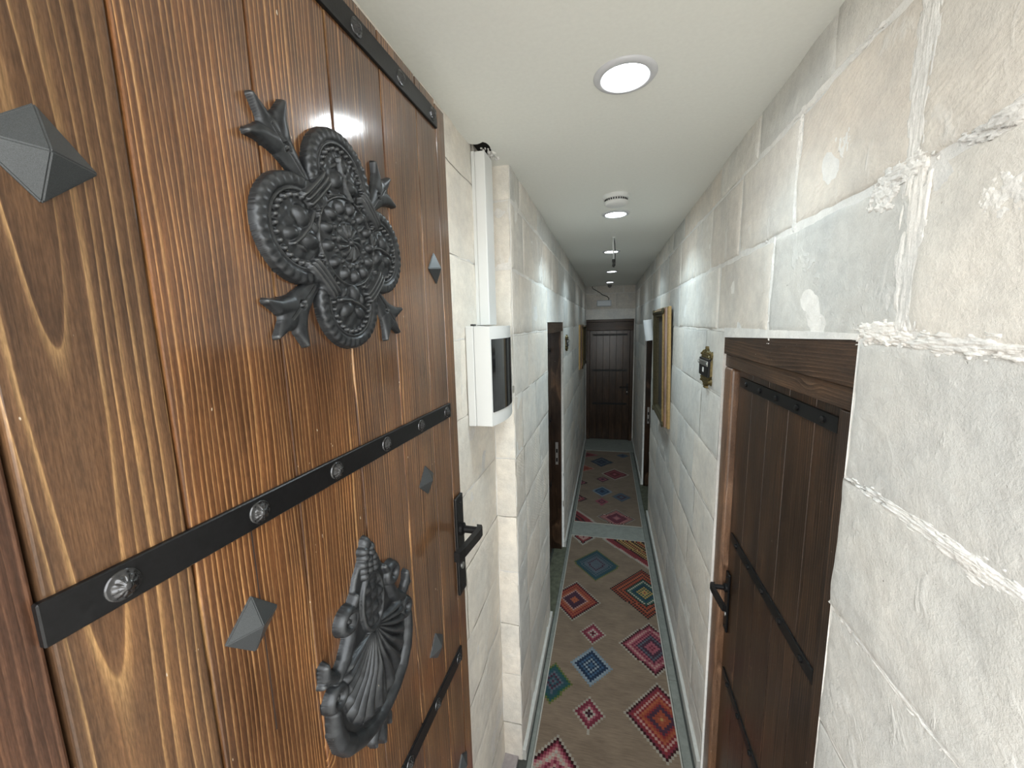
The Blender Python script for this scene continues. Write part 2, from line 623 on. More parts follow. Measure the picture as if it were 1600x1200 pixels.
def stone_block(parent, side, u0, u1, z0, z1, mat, cell, seed, proud=0.0, gap=0.008):
    f = wall_map(side)
    nx = max(2, int((u1 - u0) / cell))
    nz = max(2, int((z1 - z0) / cell))
    # cells crowd to the rim so the arris can be rounded
    def axis(a, b, n):
        e = min(0.010, (b - a) * 0.2)
        return np.concatenate([[a, a + e * 0.35, a + e], np.linspace(a + e, b - e, n + 1)[1:-1], [b - e, b - e * 0.35, b]])
    U, Z = axis(u0, u1, nx), axis(z0, z1, nz)
    UU, ZZ = np.meshgrid(U, Z, indexing='ij')
    d = np.minimum(np.minimum(UU - u0, u1 - UU), np.minimum(ZZ - z0, z1 - ZZ))
    rim = np.clip(d / 0.010, 0, 1)
    N = proud + fbm(UU * 7, ZZ * 7, seed, 4) * 0.0052 + 0.0012 - (1 - rim) ** 2 * (0.0075 if gap > 0.005 else 0.0024)
    jig = np.where(d < 0.011, 0.0045, 0.0)
    U2 = UU + fbm(UU * 30 + 3, ZZ * 30, seed + 5, 2) * jig
    Z2 = ZZ + fbm(UU * 30, ZZ * 30 + 9, seed + 6, 2) * jig
    c = ((u0 + u1) / 2, (z0 + z1) / 2)
    org = Vector(f(c[0], 0, c[1]))
    verts = [tuple(Vector(f(a, n, e)) - org) for a, n, e in zip(U2.ravel(), N.ravel(), Z2.ravel())]
    m = len(Z)
    faces = []
    for i in range(len(U) - 1):
        for j in range(m - 1):
            faces.append((i * m + j, (i + 1) * m + j, (i + 1) * m + j + 1, i * m + j + 1))
    # sides run back into the wall
    rimidx = [(i, 0) for i in range(len(U))] + [(len(U) - 1, j) for j in range(1, m)] + \
             [(i, m - 1) for i in range(len(U) - 2, -1, -1)] + [(0, j) for j in range(m - 2, 0, -1)]
    b = len(verts)
    for i, j in rimidx:
        verts.append(tuple(Vector(f(U[i], -0.03, Z[j])) - org))
    R = len(rimidx)
    for k in range(R):
        i, j = rimidx[k]
        i2, j2 = rimidx[(k + 1) % R]
        faces.append((i * m + j, i2 * m + j2, b + (k + 1) % R, b + k))
    me_o = mesh_obj('stone_block', verts, faces, mat, parent, True, org)
    return me_o


def build_wall(parent, side, u0, u1, openings, joints, mats, cellf, seed, ztop=CEIL + 0.02, zbot=-0.02, gap=0.008):
    r = random.Random(seed)
    k = 0
    for ci, (zb, zt) in enumerate(zip(COURSES, COURSES[1:])):
        zb2, zt2 = max(zb, zbot), min(zt, ztop)
        if zt2 - zb2 < 0.03:
            continue
        cuts = joints.get(ci)
        if cuts is None:
            cuts = []
            u = u0 + r.uniform(0.12, 0.45)
            while u < u1 - 0.12:
                cuts.append(u)
                u += r.uniform(0.34, 0.58)
        edges = [u0] + sorted(q for q in cuts if u0 + 0.03 < q < u1 - 0.03) + [u1]
        for a, b in zip(edges, edges[1:]):
            segs = [(a, b)]
            for o in openings:
                if o[2] < zt2 - 0.03 and o[3] > zb2 + 0.03:
                    ns = []
                    for p, q in segs:
                        if o[1] <= p or o[0] >= q:
                            ns.append((p, q))
                        else:
                            if p < o[0]:
                                ns.append((p, o[0]))
                            if q > o[1]:
                                ns.append((o[1], q))
                    segs = ns
            for p, q in segs:
                if q - p < 0.03:
                    continue
                g = (gap if zb > 1.9 else gap * 0.6) * r.uniform(0.7, 1.3) / 2
                k += 1
                mt = mats(p, zb2, r)
                stone_block(parent, side, p + g, q - g, zb2 + g, zt2 - g, mt, cellf((p + q) / 2), seed * 100 + k, r.uniform(-0.0008, 0.0022), gap if zb > 1.9 else gap * 0.6)


OPEN_R = [(0.855, 1.72, -0.1, 2.064), (4.30, 5.15, -0.1, 2.03)]
OPEN_L = [(2.56, 3.50, -0.1, 2.11)]


def build_walls():
    wr = tag(mortar_sheet('wall_right', 'right', -0.13, YEND + 0.02, -0.03, CEIL + 0.03, OPEN_R, 0.022, 3),
             'long pale limestone block wall on the right of the corridor', 'wall')
    # joints read off the photograph (course index -> joint positions along the corridor)
    J = {10: [0.35, 1.04, 1.453, 1.874, 2.69, 3.1, 3.6, 4.2, 4.7, 5.3, 5.9, 6.5],
         9: [0.30, 0.768, 1.169, 1.593, 2.0, 2.321, 2.75, 3.3, 3.8, 4.4, 5.0, 5.5, 6.1, 6.7],
         8: [0.746, 1.282, 1.828, 2.294, 2.75, 3.2, 3.75, 4.3, 4.8, 5.4, 6.0, 6.6]}

    for i in range(0, 8):
        rr = random.Random(90 + i)
        q, J[i] = 1.75 + rr.uniform(0.2, 0.5), []
        while q < YEND - 0.15:
            J[i].append(q)
            q += rr.uniform(0.38, 0.62)

    def mr(p, z, r):
        if z < 2.0 and p < 0.9:
            return M_STONE_W
        if z > 1.9 and r.random() < 0.35:
            return M_STONE_C
        return r.choice([M_STONE, M_STONE, M_STONE_W])
    build_wall(wr, 'right', -0.12, YEND, OPEN_R, J, mr, lambda u: 0.016 if u < 1.3 else (0.03 if u < 2.6 else 0.07), 21, gap=0.007)
    # plaster smeared over the joints and patched holes
    P = wall_map('right')

    def patch(u, z, ru, rz, h, seed, tilt=0.0):
        org = Vector(P(u, 0, z))
        n = 60
        A = np.linspace(-1.35, 1.35, n)
        X, Y = np.meshgrid(A, A, indexing='ij')
        k = max(ru / rz, rz / ru) ** 0.6
        rr = np.sqrt(X ** 2 + Y ** 2) + fbm(X * 2.4 * (k if ru > rz else 1) + 7, Y * 2.4 * (k if rz > ru else 1), seed, 4) * 0.95
        H = h * np.clip(1.15 - rr, -1, 0.55) / 0.55 + fbm(X * 5, Y * 5, seed + 3, 4) * h * 0.9
        H = np.where(rr > 1.15, -0.006, H)
        ct, st = math.cos(tilt), math.sin(tilt)
        U = (X * ct - Y * st * rz / ru) * ru
        Z = (Y * ct + X * st * ru / rz) * rz
        keep = rr < 1.3
        verts = [tuple(Vector(P(u + a, b, z + c)) - org) for a, b, c in zip(U.ravel(), H.ravel(), Z.ravel())]
        faces = [(i * n + j, (i + 1) * n + j, (i + 1) * n + j + 1, i * n + j + 1) for i in range(n - 1) for j in range(n - 1)
                 if keep[i, j] or keep[i + 1, j + 1]]
        mesh_obj('plaster_patch', verts, faces, M_MORTAR, wr, True, org)
    patch(0.607, 2.235, 0.028, 0.026, 0.0018, 1)
    patch(0.945, 2.435, 0.030, 0.032, 0.0018, 2)
    patch(0.83, 2.30, 0.032, 0.022, 0.0025, 3)
    patch(1.33, 2.375, 0.045, 0.045, 0.0014, 4)
    patch(0.765, 2.45, 0.020, 0.14, 0.0018, 5)
    patch(0.75, 2.19, 0.024, 0.15, 0.0018, 6)
    patch(0.79, 2.325, 0.05, 0.016, 0.0023, 7)
    patch(0.66, 2.06, 0.09, 0.014, 0.0027, 8)
    patch(0.80, 2.07, 0.06, 0.018, 0.0023, 9)
    patch(0.67, 1.795, 0.13, 0.011, 0.0032, 10)
    patch(0.56, 1.79, 0.08, 0.016, 0.0027, 11)
    patch(0.70, 1.527, 0.12, 0.010, 0.0027, 12)
    patch(0.59, 2.325, 0.07, 0.014, 0.0023, 13)
    patch(1.05, 2.585, 0.14, 0.010, 0.0018, 14)
    patch(1.17, 2.45, 0.008, 0.11, 0.0018, 15)
    patch(1.282, 2.19, 0.008, 0.12, 0.0018, 16)

    wl = tag(mortar_sheet('wall_left', 'left', YJ - 0.002, YEND + 0.02, -0.03, CEIL + 0.03, OPEN_L, 0.03, 5),
             'pale limestone block wall on the left of the corridor beyond the step in the wall', 'wall')
    build_wall(wl, 'left', YJ, YEND, OPEN_L, {}, lambda p, z, r: r.choice([M_STONE, M_STONE, M_STONE_W, M_STONE_C]), lambda u: 0.03 if u < 2.6 else 0.07, 33, gap=0.006)
    we = tag(mortar_sheet('wall_left_recess', 'recess', -0.13, YJ + 0.1, -0.03, CEIL + 0.03, [], 0.03, 6, mat=M_MORTAR_S),
             'cream stone wall behind the open entrance door carrying the fuse box', 'wall')
    build_wall(we, 'recess', -0.12, YJ, [], {}, lambda p, z, r: M_STONE_P, lambda u: 0.03, 44, gap=0.003)
    wj = tag(mortar_sheet('wall_return', 'jog', XE - 0.02, XL + 0.001, -0.03, CEIL + 0.03, [], 0.02, 8, mat=M_MORTAR_S),
             'narrow cream stone return where the left wall steps inward beside the fuse box', 'wall')
    build_wall(wj, 'jog', XE, XL, [], {i: [] for i in range(12)}, lambda p, z, r: M_STONE_P, lambda u: 0.02, 55, gap=0.004)
    wn = tag(mortar_sheet('wall_end', 'end', -0.6, 0.7, -0.03, CEIL + 0.03, [(-0.37, 0.43, -0.1, 2.15)], 0.05, 9),
             'grey stone wall above the door closing the far end of the corridor', 'wall')
    build_wall(wn, 'end', XL, XR, [(-0.37, 0.43, -0.1, 2.15)], {8: [-0.1], 9: [0.12], 10: [-0.2, 0.25]}, lambda p, z, r: M_STONE, lambda u: 0.06, 66)
    # entrance wall behind the camera, pierced by the entrance
    b = box_bm(-0.75, -0.425, -0.16, 0.0, -0.1, CEIL + 0.05)
    box_bm(XR + 0.005, 0.75, -0.16, 0.0, -0.1, CEIL + 0.05, bm=b)
    box_bm(-0.425, XR + 0.005, -0.16, 0.0, 2.625, CEIL + 0.05, bm=b)
    wf = bm_obj('wall_front', b, M_STONE_P)
    tag(wf, 'stone entrance wall around the open doorway behind the viewer', 'wall', kind='structure')


build_walls()

# ------------------------------------------------------------------ ceiling with the broken hole over the duct
HX0, HX1, HY0, HY1 = -0.49, -0.405, 1.385, 1.515


def build_ceiling():
    # ceiling sheet with a ragged hole
    n = 32
    cx, cy = (HX0 + HX1) / 2, (HY0 + HY1) / 2
    hole, outer = [], []
    for k in range(n):
        a = 2 * PI * k / n
        c, s = math.cos(a), math.sin(a)
        q = 1 / max(abs(c), abs(s))
        hx, hy = (HX1 - HX0) / 2, (HY1 - HY0) / 2
        j = random.uniform(0.86, 1.1)
        hole.append((cx + c * q * hx * j, cy + s * q * hy * j))
        outer.append((cx + c * q * 0.09, cy + s * q * 0.12))
    verts = [(x, y, CEIL) for x, y in hole] + [(x, y, CEIL) for x, y in outer] + [(x, y, CEIL + 0.09) for x, y in hole]
    faces = []
    for k in range(n):
        k2 = (k + 1) % n
        faces.append((k, k2, n + k2, n + k))
        faces.append((k, 2 * n + k, 2 * n + k2, k2))
    xo0, xo1, yo0, yo1 = cx - 0.09, cx + 0.09, cy - 0.12, cy + 0.12
    b = len(verts)
    X = [-0.75, xo0, xo1, 0.75]
    Y = [-0.05, yo0, yo1, YEND + 0.1]
    for x in X:
        for y in Y:
            verts.append((x, y, CEIL))
    for i in range(3):
        for j in range(3):
            if i == 1 and j == 1:
                continue
            faces.append((b + i * 4 + j, b + i * 4 + j + 1, b + (i + 1) * 4 + j + 1, b + (i + 1) * 4 + j))
    o = mesh_obj('ceiling', verts, faces, M_CEIL)
    tag(o, 'smooth cream painted corridor ceiling with a broken hole over the cable duct', 'ceiling', kind='structure')
    # cavity above the hole
    cv = bm_obj('hole_cavity', box_bm(HX0 - 0.03, HX1 + 0.03, HY0 - 0.03, HY1 + 0.03, CEIL + 0.015, CEIL + 0.15), M_VOID, o)
    # crumbling plaster along the far rim of the hole
    bm = bmesh.new()
    for k in range(26):
        x = random.uniform(-0.44, -0.395)
        y = 1.45 + (x + 0.44) * 0.6 + random.uniform(-0.03, 0.06)
        s = random.uniform(0.003, 0.008)
        bmesh.ops.create_icosphere(bm, subdivisions=1, radius=s, matrix=Matrix.Translation((x, y, CEIL - random.uniform(-0.001, 0.004))))
    for v in bm.verts:
        v.co += Vector((random.uniform(-1, 1), random.uniform(-1, 1), random.uniform(-1, 1))) * 0.0015
    st = bm_obj('plaster_crumbs', bm, M_MORTAR, o)
    st['kind'] = 'stuff'
    # lid over everything so no daylight leaks in
    return o


build_ceiling()

# ------------------------------------------------------------------ floor, threshold, skirtings, steps
fl = box('floor', -0.75, 0.75, -0.05, YEND + 0.1, -0.12, 0.0, M_GROUT)
tag(fl, 'grey green stone corridor floor showing beside the runner rugs', 'floor', kind='structure')
t1 = box('trim_1', -0.333, 0.371, 3.735, 3.985, -0.01, 0.0095, M_THRESH, None, 0.003)
tag(t1, 'pale stone threshold strip between the two runner rugs', 'threshold', kind='structure')
t2 = box('trim_2', -0.37, 0.43, 6.47, YEND + 0.05, -0.01, 0.012, M_THRESH, None, 0.003)
tag(t2, 'grey stone slab in front of the end door', 'threshold', kind='structure')


for bx0, bx1 in ((-0.355, -0.334), (0.372, 0.416)):
    y = 0.64
    while y < 6.46:
        y2 = min(y + 0.78, 6.468)
        if not (y < 3.735 < y2):
            pass
        q = box('border_tile', bx0, bx1, y + 0.001, y2 - 0.001, -0.004, 0.009, M_FLOOR, None, 0.002, 1)
        q.location = Vector(q.location) - Vector(fl.location)
        q.parent = fl
        y = y2
for (fx0, fx1, fy0, fy1) in ((XR - 0.028, XR + 0.09, 4.305, 5.145), (XL - 0.09, XL + 0.024, 2.565, 3.495)):
    q = box('sill_tile', fx0, fx1, fy0, fy1, -0.004, 0.004, M_SILL, None, 0.002, 1)
    q.location = Vector(q.location) - Vector(fl.location)
    q.parent = fl


def skirting(name, x0, x1, runs, label):
    root = empty(name, ((x0 + x1) / 2, runs[0][0], 0))
    tag(root, label, 'skirting', kind='structure')
    for a, b in runs:
        y = a
        while y < b - 0.02:
            y2 = min(b, y + 0.9)
            o = box('skirting_tile', x0, x1, y + 0.001, y2 - 0.001, -0.005, 0.058, M_SKIRT, None, 0.002, 1)
            o.location = Vector(o.location) - root.location
            o.parent = root
            y = y2


skirting('baseboard_right', XR - 0.018, XR + 0.006, [(0.62, 0.855), (1.722, 4.30), (5.15, YEND)], 'low pale stone skirting along the right wall')
skirting('baseboard_left', XL - 0.006, XL + 0.018, [(YJ - 0.0, 2.56), (3.50, YEND)], 'low pale stone skirting along the left wall')
for i, (y0, y1, z1) in enumerate([(0.0, 0.34, 0.37), (0.34, 0.62, 0.185)]):
    s = box('trim_%d' % (3 + i), XE, XR, y0, y1, -0.01, z1, M_STEP, None, 0.006)
    tag(s, ['upper', 'lower'][i] + ' mauve grey stone step down from the entrance', 'step', kind='structure')
s = box('trim_5', XE, XL - 0.02, 1.30, YJ, -0.01, 0.02, M_STEP, None, 0.003)
tag(s, 'mauve grey stone slab in the corner below the fuse box', 'slab', kind='structure')
ct = box('ground', -6, 6, -9, -0.0, -0.2, 0.55, M_COURT)
tag(ct, 'paved courtyard ground outside the entrance', 'ground', kind='structure')

# ------------------------------------------------------------------ shared small hardware


def rosette_mesh():
    """round petalled nail head, radius 1 in xz, bulging to -y"""
    nr, nt_ = 9, 40
    verts, faces = [], []
    prof = [(1.0, -0.10), (0.98, 0.12), (0.88, 0.22), (0.80, 0.20), (0.66, 0.42), (0.48, 0.58), (0.33, 0.62), (0.26, 0.74), (0.14, 0.80)]
    for i, (r, h) in enumerate(prof):
        for k in range(nt_):
            a = 2 * PI * k / nt_
            pet = abs(math.cos(5 * a)) if 3 <= i <= 6 else 1.0
            hh = h * (0.72 + 0.28 * pet)
            verts.append((r * math.cos(a), -hh, r * math.sin(a)))
    verts.append((0, -0.82, 0))
    for i in range(len(prof) - 1):
        for k in range(nt_):
            k2 = (k + 1) % nt_
            faces.append((i * nt_ + k, i * nt_ + k2, (i + 1) * nt_ + k2, (i + 1) * nt_ + k))
    b = (len(prof) - 1) * nt_
    for k in range(nt_):
        faces.append((b + k, b + (k + 1) % nt_, len(verts) - 1))
    me = bpy.data.meshes.new('rosette_stud')
    me.from_pydata(verts, [], faces)
    me.materials.append(M_ROS)
    me.polygons.foreach_set('use_smooth', [True] * len(faces))
    return me


M_ROS = plain('polished black iron', (0.075, 0.075, 0.078), 0.2, 0.85, 0.2, var=0.3)
ROS = rosette_mesh()


def hexbolt_mesh():
    b = lathe_bm([(0.0, 0.0), (1.0, 0.0), (1.0, 0.45), (0.85, 0.62), (0.45, 0.8), (0.0, 0.85)], 8)
    for v in b.verts:
        x, y, z = v.co
        v.co = (x, -z, y)
    me = bpy.data.meshes.new('bolt_head')
    bmesh.ops.recalc_face_normals(b, faces=b.faces)
    b.to_mesh(me)
    b.free()
    me.materials.append(M_BLACK)
    return me


HEX = hexbolt_mesh()


def pyramid_mesh():
    b = bmesh.new()
    d, t, h = 1.0, 0.08, 0.50
    base = [b.verts.new((math.cos(a) * d, 0, math.sin(a) * d)) for a in (0, PI / 2, PI, 3 * PI / 2)]
    rim = [b.verts.new((math.cos(a) * d, -t, math.sin(a) * d)) for a in (0, PI / 2, PI, 3 * PI / 2)]
    ap = b.verts.new((0, -h, 0))
    for k in range(4):
        k2 = (k + 1) % 4
        b.faces.new((base[k], base[k2], rim[k2], rim[k]))
        b.faces.new((rim[k], rim[k2], ap))
    bmesh.ops.recalc_face_normals(b, faces=b.faces)
    bmesh.ops.bevel(b, geom=[e for e in b.edges if not e.is_boundary], offset=0.03, segments=2, affect='EDGES')
    me = bpy.data.meshes.new('pyramid_stud')
    b.to_mesh(me)
    b.free()
    me.materials.append(M_PYR)
    return me


M_PYR = plain('gunmetal stud', (0.055, 0.060, 0.063), 0.36, 0.35, 0.1, bump=0.1, bscale=60, var=0.3)
PYR = pyramid_mesh()


def add_mesh(name, me, parent, loc, scale, roty=0.0):
    o = bpy.data.objects.new(name, me)
    o.location = loc
    o.scale = scale if hasattr(scale, '__len__') else (scale,) * 3
    o.rotation_euler = (0, roty, 0)
    return link(o, parent)


def handle(parent, x, zc, h, wd, y, lever_dir, zl):
    """black lever handle on a long plate; leaf front at y, facing -y"""
    p = box('handle_plate', x - wd / 2, x + wd / 2, y - 0.009, y, zc - h / 2, zc + h / 2, M_BLACK, parent, 0.003)
    zb = zl - (zc - h / 2)
    b = bmesh.new()
    # neck
    lathe_bm([(0.0, 0.0), (0.017, 0.0), (0.017, 0.008), (0.0095, 0.012), (0.0095, 0.05), (0.0, 0.05)], 16, b,
             Matrix.Translation((0, -0.004, zb)) @ Matrix.Rotation(PI / 2, 4, 'X'))
    d = lever_dir
    pts = [(-0.012 * d, -0.052), (0.0, -0.058), (0.02 * d, -0.058), (0.06 * d, -0.054), (0.10 * d, -0.050), (0.128 * d, -0.045)]
    hw = [0.011, 0.012, 0.012, 0.0115, 0.0115, 0.012]
    rings = []
    for (px, py), hh in zip(pts, hw):
        rings.append([b.verts.new((px, py + sy * 0.007, zb + sz * hh)) for sy, sz in ((-1, -1), (1, -1), (1, 1), (-1, 1))])
    for r0, r1 in zip(rings, rings[1:]):
        for k in range(4):
            b.faces.new((r0[k], r0[(k + 1) % 4], r1[(k + 1) % 4], r1[k]))
    b.faces.new(rings[0])
    b.faces.new(rings[-1])
    bm_obj('lever', b, M_BLACK, p)
    # keyhole and screws
    lathe = lathe_bm([(0.0, 0.0), (0.009, 0.0), (0.009, 0.002), (0.0, 0.002)], 16, None, Matrix.Translation((0, -0.0045, h * 0.28)) @ Matrix.Rotation(PI / 2, 4, 'X'))
    bm_obj('keyhole', lathe, M_CHROME, p)
    for zz in (0.018, h - 0.018):
        add_mesh('screw', HEX, p, (0, -0.0045, zz), 0.004)
    return p


def plank(parent, x0, x1, y0, y1, z0, z1, mat, bevel=0.0018, gap=0.0012, name='plank'):
    return box(name, x0 + gap, x1 - gap, y0, y1, z0, z1, mat, parent, bevel, 2)


# ------------------------------------------------------------------ entrance door (open, left foreground)
A1 = math.radians(1.0)
ZB = 0.57
door1 = empty('door_1', (-0.40, 0.0, ZB), PI / 2 - A1)
tag(door1, 'open entrance door of orange brown planks with black iron straps and cast ornaments', 'door', kind='structure')
ZO = CAM_H - ZB                       # camera-relative height -> door height


def build_entrance_door():
    top = 0.502 + ZO
    seams = [0.03, 0.1725, 0.2765, 0.4125, 0.5475, 0.6825, 0.8145, 0.9075, 0.958]
    for i, (a, b) in enumerate(zip(seams, seams[1:])):
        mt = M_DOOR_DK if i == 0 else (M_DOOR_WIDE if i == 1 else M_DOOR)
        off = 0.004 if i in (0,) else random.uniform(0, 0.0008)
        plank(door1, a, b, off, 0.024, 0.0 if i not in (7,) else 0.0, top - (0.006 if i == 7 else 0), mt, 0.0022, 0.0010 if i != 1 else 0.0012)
    box('door_core', 0.03, 0.957, 0.022, 0.045, 0.002, top - 0.003, M_GROOVE, door1)
    # narrow grooves down the middle of two boards
    for x, z0, z1 in ((0.341, 1.04, 1.315), (0.748, 0.70, 1.18)):
        box('split_line', x - 0.0006, x + 0.0006, -0.0004, 0.004, z0, z1, M_GROOVE, door1)
    for zc, hgt in ((0.460, 0.038), (-0.207, 0.035), (-0.885, 0.036)):
        st = box('strap', 0.168, 0.907, -0.005, 0.002, zc - hgt / 2 + ZO, zc + hgt / 2 + ZO, M_BLACK, door1, 0.0012, 1)
        for k in range(6):
            x = 0.2175 + 0.1328 * k - (0.168 + 0.907) / 2
            add_mesh('rosette_stud', ROS, st, (x, -0.0035, hgt / 2), (0.0135, 0.0105, 0.0135), random.uniform(0, 1))
    for x, z, rt in ((0.2165, 0.128, 0.08), (0.8645, 0.130, -0.12), (0.766, -0.335, -0.1), (0.328, -0.334, 0.04), (0.767, -0.747, -0.05),
                     (0.328, -0.747, 0.05), (0.88, -1.22, -0.05), (0.2165, -1.22, 0.05)):
        add_mesh('pyramid_stud', PYR, door1, (x, 0.001, z + ZO), 0.0345, rt)
    handle(door1, 0.927, -0.580 + ZO, 0.275, 0.046, 0.0, -1, -0.535 + ZO)


build_entrance_door()


def dome(dx, dz, rx, rz, h, base=-1.0, p=0.5):
    q = 1 - (dx / rx) ** 2 - (dz / rz) ** 2
    return np.where(q > 0, base * 0 + h * np.clip(q, 0, 1) ** p, -1.0)


def seg_d(X, Z, a, b):
    ax, az = a
    bx, bz = b
    dx, dz = bx - ax, bz - az
    t = np.clip(((X - ax) * dx + (Z - az) * dz) / (dx * dx + dz * dz + 1e-12), 0, 1)
    return np.hypot(X - ax - t * dx, Z - az - t * dz), t


def stroke(X, Z, pts, radii, h, flat=0.5, base=0.0):
    """rounded bar along a polyline; height follows a dome across it"""
    out = np.full_like(X, -1.0)
    for (a, b, r0, r1) in zip(pts, pts[1:], radii, radii[1:]):
        d, t = seg_d(X, Z, a, b)
        r = r0 + (r1 - r0) * t
        q = 1 - (d / r) ** 2
        hh = np.where(q > 0, base + h * np.clip(q, 0, 1) ** flat, -1.0)
        out = np.maximum(out, hh)
    return out


def edge_plate(d, h, soft=0.004):
    """plate of height h inside signed distance d<0, with rounded shoulder"""
    t = np.clip(-d / soft, 0, 1)
    return np.where(d < 0, h * np.sqrt(1 - (1 - t) ** 2), -1.0)


def quatrefoil_h(X, Z):
    H = np.full_like(X, -1.0)
    R = np.hypot(X, Z)
    LO, LR = 0.0885, 0.068
    # centre cushion
    H = np.maximum(H, edge_plate(np.abs(X) * 0.72 + np.abs(Z) * 0.72 - 0.075, 0.0085, 0.006))
    lobes = [(LO, 0, 0.0), (0, LO * 0.98, PI / 2), (-LO, 0, PI), (0, -LO * 1.0, -PI / 2)]
    for li, (cx, cz, rot) in enumerate(lobes):
        x, z = X - cx, Z - cz
        r = np.hypot(x, z)
        th = np.arctan2(z, x)
        H = np.maximum(H, edge_plate(r - LR, 0.0065))
        # dished interior and raised scalloped rim
        rim = 0.0085 + 0.0008 * np.cos(34 * th) * np.clip((r - 0.052) / 0.01, 0, 1)
        q = 1 - np.abs((r - 0.0590) / 0.0092) ** 3
        H = np.maximum(H, np.where(q > 0, 0.0035 + rim * np.sqrt(np.clip(q, 0, 1)), -1))
        q = 1 - ((r - 0.0485) / 0.0028) ** 2
        H = np.maximum(H, np.where(q > 0, 0.0065 + 0.0035 * np.sqrt(np.clip(q, 0, 1)), -1))
        H = np.where((r < 0.046), 0.0055 + 0.0045 * (1 - (r / 0.046) ** 2) + 0.0012 * np.sin(x * 300) * np.sin(z * 260), H)
        # beads
        nb = 26
        k = np.round(th / (2 * PI / nb))
        a = k * 2 * PI / nb
        bd = np.hypot(x - 0.0415 * np.cos(a), z - 0.0415 * np.sin(a))
        H = np.maximum(H, np.where(bd < 0.0038, 0.0068 + 0.0055 * np.sqrt(np.clip(1 - (bd / 0.0036) ** 2, 0, 1)), -1))
        # fruit and leaves
        c, s = math.cos(rot + 0.5 * li), math.sin(rot + 0.5 * li)
        lx, lz = x * c + z * s, -x * s + z * c
        for (fx, fz, rx, rz, hh, rr) in ((0.004, 0.015, 0.0125, 0.017, 0.0175, 0.5), (-0.013, -0.010, 0.013, 0.0165, 0.017, -0.6), (0.016, -0.012, 0.0105, 0.014, 0.0155, 0.9),
                                         (-0.018, 0.014, 0.006, 0.014, 0.012, -0.5), (0.022, 0.008, 0.005, 0.013, 0.0125, 0.2)):
            cc, ss = math.cos(rr), math.sin(rr)
            ex, ez = (lx - fx) * cc + (lz - fz) * ss, -(lx - fx) * ss + (lz - fz) * cc
            H = np.maximum(H, dome(ex, ez, rx, rz, hh))
        H = np.maximum(H, np.where(np.hypot(lx, lz) < 0.034, stroke(lx, lz, [(-0.03, 0.002), (-0.01, 0.004), (0.012, 0.0), (0.028, -0.006)], [0.0035, 0.003, 0.003, 0.002], 0.0065, 0.5, 0.009), -1))
    # round centre cushion laid over the lobes
    cen = 0.0085 + 0.003 * np.clip((0.064 - R) / 0.02, 0, 1)
    H = np.where(R < 0.064, np.where(R < 0.060, cen, np.maximum(H, 0.0085 + 0.004 * np.sin((0.064 - R) / 0.004 * PI))), H)
    # leaf ring
    th = np.arctan2(Z, X)
    for n, rr, ra, rt, hh, ph in ((13, 0.0485, 0.0125, 0.0100, 0.0195, 0.0), (13, 0.0350, 0.007, 0.0060, 0.0150, 0.5)):
        k = np.round(th / (2 * PI / n) - ph) + ph
        a = k * 2 * PI / n
        ux, uz = np.cos(a), np.sin(a)
        dr = X * ux + Z * uz - rr
        dt = -X * uz + Z * ux
        H = np.maximum(H, dome(dr, dt, ra, rt, hh))
    # rosette
    inner = R < 0.0305
    H = np.where(inner, 0.0095 + 0.0045 * np.abs(np.sin(6 * th + R * 95)) * np.clip(R / 0.012, 0, 1) * np.clip((0.0285 - R) / 0.004, 0.2, 1) + (0.0285 - R) * 0.12, H)
    H = np.maximum(H, dome(X, Z, 0.0075, 0.0075, 0.0185))
    # ribbed bands over the four junctions
    for k in range(4):
        a = PI / 4 + k * PI / 2
        ux, uz = math.cos(a), math.sin(a)
        dr = X * ux + Z * uz - 0.083
        dt = -X * uz + Z * ux
        ins = (np.abs(dr) < 0.0105) & (np.abs(dt) < 0.029)
        hh = 0.0165 + 0.002 * np.cos(dr / 0.0105 * PI * 3) - 0.05 * (dt / 0.029) ** 4 * 0.06
        H = np.where(ins, hh, H)
    H = np.where(H > -0.5, H + 0.004 * np.clip(1 - (R / 0.16) ** 2, 0, 1), H)
    return H


def finial_h(X, Z):
    H = stroke(X, Z, [(0.055, 0.050), (0.080, 0.075), (0.100, 0.096), (0.116, 0.111)], [0.011, 0.0125, 0.0195, 0.0165], 0.0105, 0.4)
    H = np.maximum(H, stroke(X, Z, [(0.108, 0.104), (0.124, 0.119), (0.139, 0.134)], [0.0155, 0.0105, 0.0040], 0.0095, 0.4))
    H = np.maximum(H, stroke(X, Z, [(0.101, 0.107), (0.101, 0.126), (0.095, 0.146)], [0.0155, 0.0110, 0.0040], 0.0110, 0.4))
    H = np.maximum(H, stroke(X, Z, [(0.111, 0.097), (0.130, 0.098), (0.150, 0.092)], [0.0155, 0.0110, 0.0040], 0.0110, 0.4))
    d = np.hypot(X - 0.098, Z - 0.094)
    H = np.where(np.abs(d - 0.0045) < 0.0014, H - 0.004, H)
    d2, _ = seg_d(X, Z, (0.075, 0.070), (0.118, 0.112))
    return np.where((d2 < 0.0012) & (H > 0.003), H - 0.002, H)


def build_quatrefoil():
    o = heightfield('quatrefoil_ornament', -0.162, 0.162, -0.162, 0.162, 0.00115, quatrefoil_h, M_IRON, door1, (0.5425, 0.0, 0.126 + ZO))
    o['label'] = 'grey cast iron four lobed medallion'
    for k in range(4):
        sx, sz = ((1, 1), (-1, 1), (-1, -1), (1, -1))[k]
        f = lambda X, Z: finial_h(X * sx, Z * sz)
        x0, x1 = (0.035, 0.155) if sx > 0 else (-0.155, -0.035)
        z0, z1 = (0.035, 0.155) if sz > 0 else (-0.155, -0.035)
        heightfield('finial', x0, x1, z0, z1, 0.0012, f, M_IRON, o)


build_quatrefoil()


